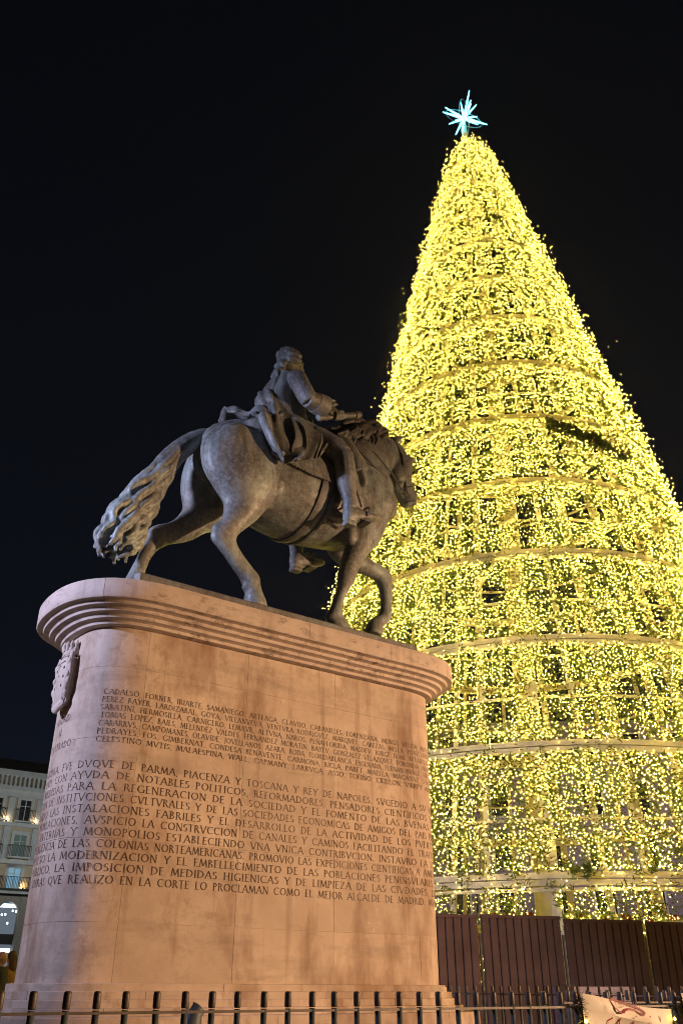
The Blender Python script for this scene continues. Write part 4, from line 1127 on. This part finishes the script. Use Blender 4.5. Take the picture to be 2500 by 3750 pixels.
# ------------------------------------------------------------------ railing round the monument
def WP(s, dep, z=0.0): return (s*math.cos(AX) - dep*math.sin(AX), s*math.sin(AX) + dep*math.cos(AX), z)
def picket_mesh(h, r_, fin):
    m = MB(); m.tube([(0,0,0),(0,0,h-fin-.004)], r_*.86, 12); a_ = m.mesh('picket')
    m = MB(); m.tube([(0,0,h-fin),(0,0,h-fin+.008),(0,0,h-.012),(0,0,h-.003),(0,0,h)], [r_*.8,r_,r_,r_*.9,r_*.55], 14); b_ = m.mesh('finial')
    for q in (a_, b_): q.polygons.foreach_set('use_smooth', [True]*len(q.polygons))
    a_.materials.append(M_fence2); b_.materials.append(M_fence)
    return a_, b_
PK, FN = picket_mesh(HC+.006, .0182, .074)
def railing(s0, d0, s1, d1, n, zt, label, skip=()):
    r = empty('iron_railing', WP(s0, d0, 0), AX); tag(r, label, 'railing', 'iron railings round the monument')
    for k in range(n):
        f = k/(n-1); x = (s1-s0)*f; y = (d1-d0)*f
        o = obj('picket', PK, M_fence2, r, (x, y, zt(f)), rr.uniform(0, 6))
        o.rotation_euler[0] = rr.gauss(0, .003); o.rotation_euler[1] = rr.gauss(0, .003)
        o2 = obj('finial', FN, M_fence, o)
    for zz in (HC-.083, .18):
        m = MB(); m.bar((-.06 if s1 > s0 else 0, 0, zz + zt(0)), (s1-s0, d1-d0, zz + zt(1)), .03, .012); m.build('rail', M_fence, r)
    return r
railing(.30, 4.4, 8.70, 4.4, 57, lambda f: 0.0, 'near iron railing of round pickets running along the inscribed face')
railing(8.80, 11.2, 8.80, 4.5, 45, lambda f: .085 - .05*f, 'iron railing of round pickets crossing behind the pedestal end')
# second short gate-like stretch behind the near railing
railing(6.05, 5.3, 8.55, 4.95, 13, lambda f: .012, 'short iron railing just behind the banners')

# ------------------------------------------------------------------ banners hung on the railing
M_sheet, t, b = mat('white_banner')
v = coords(t)
c = ramp2(t, noise(t, v, 3, 5), .3, (.62,.56,.48), .7, (.78,.73,.66))
t.links.new(c, b.inputs['Base Color']); b.inputs['Roughness'].default_value = .6
M_red = simple('red_print', (.42, .035, .04), .6)
M_redd = simple('dark_red_print', (.25, .02, .035), .6)
M_tinsel = simple('dark_tinsel', (.05, .04, .025), .4, .3)
def banner(s0, s1, z_l, z_r, label, drop=.75):
    r = empty('banner', WP(s0, 4.335, 0), AX); tag(r, label, 'banner', 'banners on the near railing')
    n, mm_ = 30, 16; vs = []; L_ = s1-s0
    def P_(f, g):
        ztop = z_l*(1-f) + z_r*f - .03*math.sin(PI*f)*(f)
        x = L_*f; zz = ztop - drop*g
        y = -.012 - .012*math.sin(9*f + 4*g) - .05*math.exp(-((g-.06-.12*f)/.05)**2)*math.sin(PI*min(1, f*1.05))
        return (x, y, zz)
    m = MB()
    for i in range(n+1):
        for j in range(mm_+1): vs.append(P_(i/n, j/mm_))
    fs = [(i*(mm_+1)+j, i*(mm_+1)+j+1, (i+1)*(mm_+1)+j+1, (i+1)*(mm_+1)+j) for i in range(n) for j in range(mm_)]
    m.add(vs, fs); m.build('sheet', M_sheet, r, True)
    return r, P_
b1, P1 = banner(5.06, 5.99, HC-.002, HC-.10, 'white banner with red festive lettering sagging from the near railing')
b2, P2 = banner(6.14, 7.2, HC-.004, HC-.02, 'white banner at the far stretch of the near railing')
# print on the first banner: arched red logo and handwritten greeting
def on_banner(u, v_, lift=.004):
    f = u/.93; zt_ = (HC-.002)*(1-f) + (HC-.10)*f - .03*math.sin(PI*f)*f
    g = (zt_ - (HC + v_))/.75
    p = P1(f, g); return (p[0], p[1]-lift, p[2])
m = MB()
out_ = [(.30,-.055),(.275,-.075),(.29,-.13),(.325,-.165),(.37,-.165),(.42,-.148),(.48,-.142),(.54,-.152),(.575,-.178),(.585,-.19)]
def ribbon(m, pts, wd, lift):
    for i in range(len(pts)-1):
        a_ = np.array(pts[i], float); b_ = np.array(pts[i+1], float); d = b_-a_
        if np.hypot(*d) < 1e-6: continue
        d /= np.hypot(*d); nn = np.array([-d[1], d[0]])*wd/2; a_ = a_ - d*wd*.3; b_ = b_ + d*wd*.3
        m.add([on_banner(*(q), lift + .0003*(i % 5)) for q in (a_-nn, b_-nn, b_+nn, a_+nn)], [(0,1,2,3)])
lg = lambda pts: [(x_, -.035 + (y_+.055)*.72) for x_, y_ in pts]
ribbon(m, lg(out_), .014, .005)
ribbon(m, lg([(.30,-.055),(.36,-.075),(.43,-.092),(.50,-.115),(.57,-.135),(.615,-.158),(.63,-.175),(.61,-.19),(.585,-.175)]), .012, .006)
m.build('logo_outline', M_redd, b1)
m = MB()
x = .325
for ch in 'CHRISTMAS':
    for q in quads_of(ch):
        k_ = .034*GL[ch][0]; base = -.135 + .012*math.sin((x-.32)*10) - .11*max(0, x-.46)
        hh = .058 - .10*max(0, x-.40)
        m.add([on_banner(x + px*k_*.9/GL[ch][0]*1.0, -.035 + (base + py*max(.02, hh) + .055)*.72, .008) for px, py in q], [(0,1,2,3)])
    x += .031
m.build('logo_lettering', M_redd, b1)
m = MB()
hw_ = {'F': [[(.0,.0),(.015,.1)],[(.012,.1),(.055,.115)],[(.008,.055),(.04,.06)]], 'e': [[(0,.03),(.03,.035),(.025,.055),(.008,.05),(0,.02),(.012,.0),(.035,.008)]], 'l': [[(.0,.01),(.02,.09),(.028,.11),(.02,.06),(.015,0),(.028,.008)]], 'i': [[(0,.05),(.004,.0),(.016,.008)],[(.008,.075),(.011,.082)]], 'z': [[(0,.05),(.03,.05),(.004,0),(.036,.002)]], ' ': [],
       'N': [[(0,0),(.02,.115)],[(.02,.115),(.045,.0)],[(.045,.0),(.062,.12)]], 'a': [[(.03,.045),(.008,.045),(0,.015),(.012,0),(.028,.015),(.032,.05),(.032,0),(.042,.006)]], 'v': [[(0,.05),(.014,0),(.03,.05)]], 'd': [[(.028,.04),(.006,.045),(0,.012),(.014,0),(.028,.015),(.042,.12)],[(.03,.02),(.034,0),(.042,.006)]]}
adv = {'F': .06, 'e': .045, 'l': .035, 'i': .028, 'z': .05, ' ': .035, 'N': .078, 'a': .052, 'v': .042, 'd': .056}
x = .215
for ch in 'Feliz Navidad':
    for st in hw_[ch]: ribbon(m, [(x+px, -.262 + py) for px, py in st], .0085, .005)
    x += adv[ch]*.92
m.build('greeting_lettering', M_red, b1)
# tinsel down the banner edges
def tinsel(s, label, z0, z1):
    g_ = np.random.default_rng(int(s*100)); n = 1500
    zz = g_.uniform(z0, z1, n); c_ = np.stack([g_.normal(0, .006, n), g_.normal(0, .006, n), zz], -1)
    d = g_.normal(0, 1, (n, 3)); d /= np.linalg.norm(d, axis=1, keepdims=True)
    e_ = np.cross(d, g_.normal(0, 1, (n, 3))); e_ /= np.linalg.norm(e_, axis=1, keepdims=True)
    V = np.stack([c_-e_*.0022, c_+e_*.0022, c_+d*g_.uniform(.03, .065, n)[:, None]], 1).reshape(-1, 3)
    r = empty('tinsel_garland', WP(s, 4.33, 0), AX); tag(r, label, 'garland', 'tinsel on the railing')
    tag(obj('needles', np_mesh('needles', V, np.arange(len(V)), 3), M_tinsel, r), kind='stuff')
    m = MB(); m.tube([(0,0,z0),(0,0,z1)], .006, 6); m.build('cord', M_tinsel, r)
    for zz in np.arange(z0+.06, z1, .16):
        m = MB(); m.ell((-.01, -.03, zz), (.007,.007,.011), 8, 6); m.build('light_bulb', M_led, r)
tinsel(5.07, 'dark tinsel hanging at the high end of the sagging banner', .35, HC-.02)
tinsel(6.0, 'dark tinsel hanging at the low end of the sagging banner', .35, HC-.10)
tinsel(6.15, 'dark tinsel hanging at the edge of the second banner', .35, HC-.03)

# wrapped crate behind the far railing
cr = empty('wrapped_crate', (2.98, 12.75, 0), .25); tag(cr, 'crate wrapped in pale lilac plastic film in front of the hoarding', 'crate')
m = MB()
for k in range(12):
    z0, z1 = .1 + k*.085, .1 + (k+1)*.085
    m.box((0 + .004*(k % 3), 0 - .004*(k % 2), z0+.003), (.80 - .003*(k % 2), .6, z1-.003))
m.build('wrapped_load', simple('lilac_film', (.42, .38, .58), .25, 0, .3, 6, .4), cr)
m = MB()
for x in (.02, .34, .68): m.box((x, 0, 0), (x+.1, .6, .1))
m.build('pallet', simple('pallet_wood', (.22, .15, .09), .8), cr)

# floodlight between railing and plinth
fl = empty('floodlight', WP(2.93, 5.6, 0), AX); tag(fl, 'small dark floodlight on a stand before the stepped plinth', 'floodlight')
m = MB(); m.tube([(0,0,0),(0,0,.84)], .02, 8); m.build('stand', M_fence, fl)
m = MB(); m.tube([(-.02,0,.82),(.0,0,.93),(.03,0,.97)], [.075,.055,.05], 12); m.build('housing', M_fence2, fl, True)
m = MB(); m.box((-.045,-.02,.955), (-.02,.02,1.0)); m.build('bracket', simple('beige_plastic', (.4,.3,.2)), fl)

# ------------------------------------------------------------------ facades
def SF(x, y, z): return (x, y, z)
M_wall = simple('cream_render', (.56, .45, .31), .8, 0, .1, .6)
M_white = simple('white_stone_trim', (.60, .60, .57), .7, 0, .12, 1.2)
M_roof = simple('dark_roof_tiles', (.045, .04, .04), .8)
M_iron = simple('black_ironwork', (.02, .02, .022), .5)
M_glass, t, b = mat('dark_window_glass')
b.inputs['Base Color'].default_value = (.02, .025, .03, 1); b.inputs['Roughness'].default_value = .08
M_glassl = emit('lit_blue_window', (.30, .62, .85), .55)
M_glassg = emit('dim_green_window', (.20, .30, .26), .28)
M_shop = emit('shop_light', (.70, .88, 1.0), 3.2)
M_shopw = emit('shop_interior', (.40, .50, .62), .30)
D = 85.0
fac = empty('corner_building', WP(14.0, D, 0), AX)
tag(fac, 'cream and white apartment building with balconies and a dark hipped roof across the square', 'building')
W0, W1 = 0.0, 30.0
def fz(k): return k*D + HC
m = MB(); m.box((W0, 0, fz(.094)), (W1, 12, fz(.2124))); m.build('wall', M_wall, fac)
m = MB(); m.box((W0, .6, 0), (W1, 12, fz(.094))); m.build('shop_floor_wall', M_iron, fac)
m = MB()
for z0, z1, pr in ((.2075,.2135,.55), (.1930,.1975,.35), (.1560,.1600,.28), (.1190,.1225,.25), (.0900,.0945,.6)):
    m.box((W0-.2, -pr, fz(z0)), (W1+.2, .1, fz(z1)))
m.build('string_courses', M_white, fac); 
m = MB(); m.box((W0, -.06, fz(.1865)), (W1, .05, fz(.1932))); m.build('frieze', M_white, fac)
for k in range(int((W1-W0)/.42)):
    m = MB(); m.box((W0+.42*k, -.38, fz(.1975)), (W0+.42*k+.2, -.2, fz(.2075))); m.build('baluster', M_white, fac)
m = MB(); zz = fz(.2135)
m.add([(W0-.3,-.5,zz),(W1+.3,-.5,zz),(W1+.3,12,zz),(W0-.3,12,zz),(W0+9.0,4.5,fz(.2375)),(W1-6,4.5,fz(.2375)),(W1-6,7.5,fz(.2375)),(W0+9.0,7.5,fz(.2375))], [(0,1,5,4),(1,2,6,5),(2,3,7,6),(3,0,4,7),(4,5,6,7),(3,2,1,0)])
m.build('roof', M_roof, fac)
BAY = 2.62
x0b = 11.55 - 4*BAY
rb = random.Random(2)
for k in range(11):
    xc = x0b + BAY*k
    if xc > W1-1: break
    for fl_, (zb, zt_, hw2) in enumerate(((.1625,.1845,.50), (.1262,.1485,.55), (.0950,.1160,.56))):
        z0, z1 = fz(zb), fz(zt_)
        wn = MB(); 
        wn.box((xc-hw2-.28, -.10, z0), (xc-hw2, .02, z1+.28)); wn.box((xc+hw2, -.10, z0), (xc+hw2+.28, .02, z1+.28)); wn.box((xc-hw2, -.10, z1), (xc+hw2, .02, z1+.28))
        if fl_ == 2:
            wn.rings([[(xc + (hw2+.3)*math.cos(a_), y, z1-.1 + (hw2+.4)*math.sin(a_)) for a_ in np.linspace(0, PI, 12)] for y in (-.10, -.02)])
        w_ = wn.build('window', M_white, fac)
        gm = (M_glass, M_glassg, M_glassl)[fl_] if rb.random() < .8 or k in (4, 5) else M_glass
        for sx in (0, 1):
            m = MB(); m.box((xc-hw2+sx*hw2+.04, -.015, z0+.03), (xc+sx*hw2-.04, -.008, z1-.03)); m.build('pane', gm, w_)
        m = MB(); m.box((xc-.04, -.05, z0), (xc+.04, -.01, z1)); m.box((xc-hw2, -.05, z1-.04), (xc+hw2, -.01, z1)); m.box((xc-hw2, -.045, z0+(z1-z0)*.68), (xc+hw2, -.012, z0+(z1-z0)*.68+.05)); m.build('sash', M_white, w_)
        bl = MB(); dpt = (.45, .6, .8)[fl_]; bw = hw2 + (.35, .45, .9)[fl_]; bh = .95
        bl.box((xc-bw, -dpt, z0-.14), (xc+bw, 0, z0-.02)); bo = bl.build('balcony', M_white if fl_ < 2 else M_iron, fac)
        m = MB(); m.box((xc-bw, -dpt-.02, z0+bh-.05), (xc+bw, -dpt+.03, z0+bh)); m.box((xc-bw, -dpt, z0+bh-.05), (xc-bw+.05, 0, z0+bh)); m.box((xc+bw-.05, -dpt, z0+bh-.05), (xc+bw, 0, z0+bh))
        nb = int(2*bw/.13)
        for q in range(nb+1):
            xx = xc-bw + 2*bw*q/nb; m.box((xx-.018, -dpt-.01, z0), (xx+.018, -dpt+.02, z0+bh-.05))
        m.build('railing', M_iron, bo)
    if k % 1 == 0:
        xp = xc + BAY/2
        for zb, zt_ in ((.160,.1862), (.1225,.1556)):
            m = MB(); m.box((xp-.30, -.13, fz(zb)), (xp+.30, .02, fz(zt_))); m.box((xp-.17, -.17, fz(zb)+.4), (xp+.17, -.1, fz(zt_)-.4)); m.build('pilaster', M_white, fac)
    # shop arcade
    xp = xc + BAY/2
    m = MB(); m.box((xp-.42, -.25, 0), (xp+.42, .55, fz(.088))); m.build('pier', simple('pier_stone', (.36,.32,.26), .8) if k == 0 else bpy.data.materials['pier_stone'], fac)
    m = MB(); a_s = np.linspace(0, PI, 13); wd2 = BAY/2-.42
    arch = [(xc+wd2*math.cos(a_), fz(.072)+ .9*math.sin(a_)) for a_ in a_s]
    prof_ = arch + [(xc-wd2, fz(.088)), (xc+wd2, fz(.088))]
    m.rings([[(x, y, z) for x, z in prof_] for y in (-.2, .5)]); m.build('arch', bpy.data.materials['pier_stone'], fac)
    sw = MB(); sw.box((xc-wd2, .35, fz(.0)), (xc+wd2, .40, fz(.082))); so = sw.build('shop_window', M_shopw, fac)
    m = MB(); m.box((xc-wd2, .2, fz(.043)), (xc+wd2, .34, fz(.0525))); m.build('sign_band', M_iron, so)
    for zq in (.0815, .040, .0205):
        m = MB(); m.box((xc-wd2+.1, .24, fz(zq)-.35), (xc+wd2-.1, .33, fz(zq)-.05)); m.build('strip_lamp', M_shop, so)
    for q in range(6):
        m = MB(); xx = xc-wd2+.2+q*.3; zq = fz(.056)+rb.random()*1.6; m.ell((xx, .27, zq), (.09,.05,.1), 8, 6); m.build('shop_lamp', M_shop, so)
for k in range(2, 8):                                                # small warm uplighters on the ledges
    for dx, kz in ((1.0, .1605), (.9, .0952)):
        x, z = x0b + BAY*k + dx, fz(kz)
        m = MB(); m.box((x-.07, -.30, z), (x+.07, -.18, z+.1)); u_ = m.build('uplighter', M_iron, fac)
        ld = bpy.data.lights.new('uplight', 'POINT'); ld.energy = 14; ld.color = (1.0, .72, .38); ld.shadow_soft_size = .06
        lo = bpy.data.objects.new('uplight', ld); C.objects.link(lo); lo.parent = fac; lo.location = (x, -.26, z+.25)
# lamps that wash the facade
for x, z, e_, col in ((6.0, 12.5, 430, (.80,.93,1.0)), (13.5, 12.5, 430, (.80,.93,1.0)), (21.0, 12.5, 430, (.8,.93,1.0))):
    r = empty('facade_floodlight', WP(14+x, D-9, 0), AX); tag(r, 'tall mast with white floodlight facing the cream building', 'floodlight', 'floodlights before the cream building')
    m = MB(); m.tube([(0,0,0),(0,0,z)], [.09,.05], 10); m.build('mast', M_fence, r)
    m = MB(); m.box((-.2,-.15,z), (.2,-.02,z+.3)); m.build('housing', M_fence, r)
    ld = bpy.data.lights.new('flood', 'POINT'); ld.energy = e_; ld.color = col; ld.shadow_soft_size = .3
    lo = bpy.data.objects.new('flood', ld); C.objects.link(lo); lo.parent = r; lo.location = (0, .25, z+.15)

# buildings behind the tree
M_lil = simple('lilac_render', (.34, .29, .33), .85, 0, .15, .3)
bk = empty('far_building', (6, 66, 0), -.08); tag(bk, 'pale lilac building glimpsed through the lit garlands', 'building')
m = MB(); m.box((0, 0, 0), (44, 10, 19)); m.build('wall', M_lil, bk)
for fl_ in range(4):
    for k in range(13):
        x = 1.6 + 3.3*k; z0 = 5.2 + 3.5*fl_
        m = MB(); m.box((x-.15, -.12, z0-.15), (x+1.45, .0, z0+2.35)); w_ = m.build('window', M_white, bk)
        m = MB(); m.box((x, -.14, z0), (x+1.3, -.125, z0+2.2)); m.build('pane', M_glass, w_)
for q, (x, z) in enumerate(((8, 9), (18, 9), (28, 9), (38, 9))):
    r = empty('square_lamp', (x, 56, 0)); tag(r, 'lamp mast lighting the lilac building behind the tree', 'street lamp', 'lamp masts behind the tree')
    m = MB(); m.tube([(0,0,0),(0,0,z-.4)], [.09,.05], 10); m.build('mast', M_fence, r)
    m = MB(); m.tube([(0,0,z-.4),(0,0,z-.3)], [.05,.25], 10); m.build('lantern_base', M_fence, r)
    ld = bpy.data.lights.new('lamp_light', 'POINT'); ld.energy = 600; ld.color = (.95, .78, .9); ld.shadow_soft_size = .3
    lo = bpy.data.objects.new('lamp_light', ld); C.objects.link(lo); lo.parent = r; lo.location = (0, 0, z)
M_canr = simple('red_canopy', (.55, .05, .06), .5); M_canw = simple('white_canopy', (.7, .68, .66), .5)
M_stl = emit('stall_light', (1.0, .75, .70), 2.6)
for q in range(6):
    x = 6.2 + 2.7*q
    r = empty('market_stall', (x, 42 + .4*q, 0)); tag(r, 'lit market stall with red and white canopy beyond the hoarding', 'market stall', 'stalls beyond the hoarding')
    for s_ in (0, 2.3):
        for y_ in (0, 1.8):
            m = MB(); m.box((s_-.04, y_-.04, 0), (s_+.04, y_+.04, 3.2)); m.build('post', M_steel, r)
    m = MB(); m.box((0, 0, .0), (2.3, .5, 1.0)); m.build('counter', M_canr, r)
    for k in range(6):
        m = MB(); x0_, x1_ = -.1+k*.42, -.1+(k+1)*.42
        m.rings([[(x0_+.003, -.3, 3.2), (x0_+.003, .9, 4.2), (x0_+.003, 2.1, 3.2), (x0_+.003, .9, 3.3)], [(x1_-.003, -.3, 3.2), (x1_-.003, .9, 4.2), (x1_-.003, 2.1, 3.2), (x1_-.003, .9, 3.3)]])
        m.build('canopy_stripe', M_canr if (k+q) % 2 else M_canw, r)
    for k in range(7):
        m = MB(); m.ell((.15+k*.34, -.33, 3.12+.15*math.sin(k+q)), (.10,.08,.12), 8, 6); m.build('lamp', M_stl, r)

# ------------------------------------------------------------------ two people by the left edge
M_skin = simple('skin', (.45, .27, .19), .55)
def person(loc, rz, label, coat, legs, hair, h=1.76, cap=None):
    r = empty('person', loc, rz); tag(r, label, 'person', 'people beyond the pedestal')
    k = h/1.76; m = MB()
    def T(pts, rad, n=12, fl_=1.0): m.tube([tuple(c_*k for c_ in p) for p in pts], [q*k for q in rad], n, fl_)
    for sy in (-1, 1):
        T([(0,sy*.09,.06),(.01,sy*.095,.28),(.02,sy*.1,.5),(.0,sy*.1,.75),(0,sy*.09,.9)], [.045,.055,.062,.078,.09])
        T([(-.07,sy*.1,.04),(.05,sy*.1,.045),(.17,sy*.11,.03)], [.045,.05,.03])
        T([(0,sy*.17,1.40),(-.01,sy*.23,1.25),(.0,sy*.25,1.08),(.12,sy*.2,.98),(.2,sy*.15,1.0)], [.06,.055,.045,.04,.032])
        for q in range(4): T([(.19,sy*.15+.02*(q-1.5),1.0),(.24,sy*.145+.02*(q-1.5),.99),(.26,sy*.14+.02*(q-1.5),.965)], [.010,.010,.008], 6)
        T([(.19,sy*.12,1.0),(.22,sy*.105,1.01),(.24,sy*.10,1.0)], [.012,.011,.009], 6)
    T([(0,0,.86),(0,0,.98),(0,0,1.12),(0,0,1.28),(0,0,1.40),(0,0,1.46),(.01,0,1.5),(.02,0,1.56)], [.13,.145,.14,.155,.15,.09,.055,.055], 14)
    for c_, q in (((.02,0,1.655),(.098,.077,.115)), ((.05,0,1.61),(.07,.06,.075)), ((.118,0,1.645),(.018,.012,.025)), ((.085,0,1.575),(.03,.03,.025)), ((.098,0,1.61),(.018,.025,.01)), ((.09,.03,1.67),(.02,.015,.01)), ((.09,-.03,1.67),(.02,.015,.01)), ((.02,.078,1.645),(.02,.01,.03)), ((.02,-.078,1.645),(.02,.01,.03))):
        m.ell(tuple(x*k for x in c_), tuple(x*k for x in q), 12, 8)
    obj('body', blend_mesh(m, 'body', .014, 3), M_skin, r)
    m = MB(); T([(0,0,.72),(0,0,.85),(0,0,1.1),(0,0,1.3),(0,0,1.42),(0,0,1.50)], [.18,.175,.17,.18,.165,.085], 16)
    for sy in (-1, 1): T([(0,sy*.16,1.42),(-.01,sy*.23,1.25),(.0,sy*.25,1.08),(.12,sy*.2,.98),(.17,sy*.17,.995)], [.085,.078,.066,.058,.05])
    obj('jacket', blend_mesh(m, 'jacket', .016, 2), coat, r)
    m = MB()
    for sy in (-1, 1): T([(0,sy*.09,.09),(.01,sy*.095,.28),(.02,sy*.1,.5),(.0,sy*.1,.75),(0,sy*.07,.93)], [.07,.075,.08,.1,.13])
    obj('trousers', blend_mesh(m, 'trousers', .016, 2), legs, r)
    m = MB()
    if hair == 'long':
        m.ell((-.01*k,0,1.69*k), (.108*k,.09*k,.105*k), 12, 8); T([(-.06,0,1.7),(-.1,0,1.6),(-.11,0,1.45),(-.1,0,1.32)], [.07,.085,.08,.04])
    else:
        m.ell((-.022*k,0,1.675*k), (.088*k,.083*k,.092*k), 12, 8)
    obj('hair', blend_mesh(m, 'hair', .012, 1), cap, r)
    return r
M_blk = simple('black_coat', (.02, .018, .02), .7); M_litcoat = simple('yellow_lit_coat', (.30, .17, .05), .8); M_jean = simple('dark_trousers', (.03, .03, .04), .8)  # yellow light falling on the second coat is put into its colour
M_hair = simple('brown_hair', (.07, .035, .018), .6); M_shav = simple('shaved_hair', (.30, .18, .12), .7)
person((-7.16, 20.6, 0), -.2, 'person with cropped hair in a black jacket beside the pedestal', M_blk, M_jean, 'short', 1.80, M_shav)
person((-7.36, 21.8, 0), 2.4, 'person with long brown hair in a coat coloured by yellow light beside the pedestal', M_litcoat, M_jean, 'long', 1.84, M_hair)
lamp_post((-10.5, 17.0, 0), 'iron lamp post with amber lantern beyond the coat of arms', 260, (1.0, .62, .25), 4.6, .2)

# ------------------------------------------------------------------ thin haze added to give the lights a bloom
m = MB(); m.box((-60, -25, -1), (70, 100, 42))
M_haze = bpy.data.materials.new('haze'); M_haze.use_nodes = True
t = M_haze.node_tree; t.nodes.clear()
o = t.nodes.new('ShaderNodeOutputMaterial'); pv = t.nodes.new('ShaderNodeVolumePrincipled')
pv.inputs['Color'].default_value = (.9, .9, .9, 1); pv.inputs['Density'].default_value = 0.0004; pv.inputs['Anisotropy'].default_value = 0.6
t.links.new(pv.outputs[0], o.inputs['Volume'])
tag(m.build('haze', M_haze), kind='stuff')
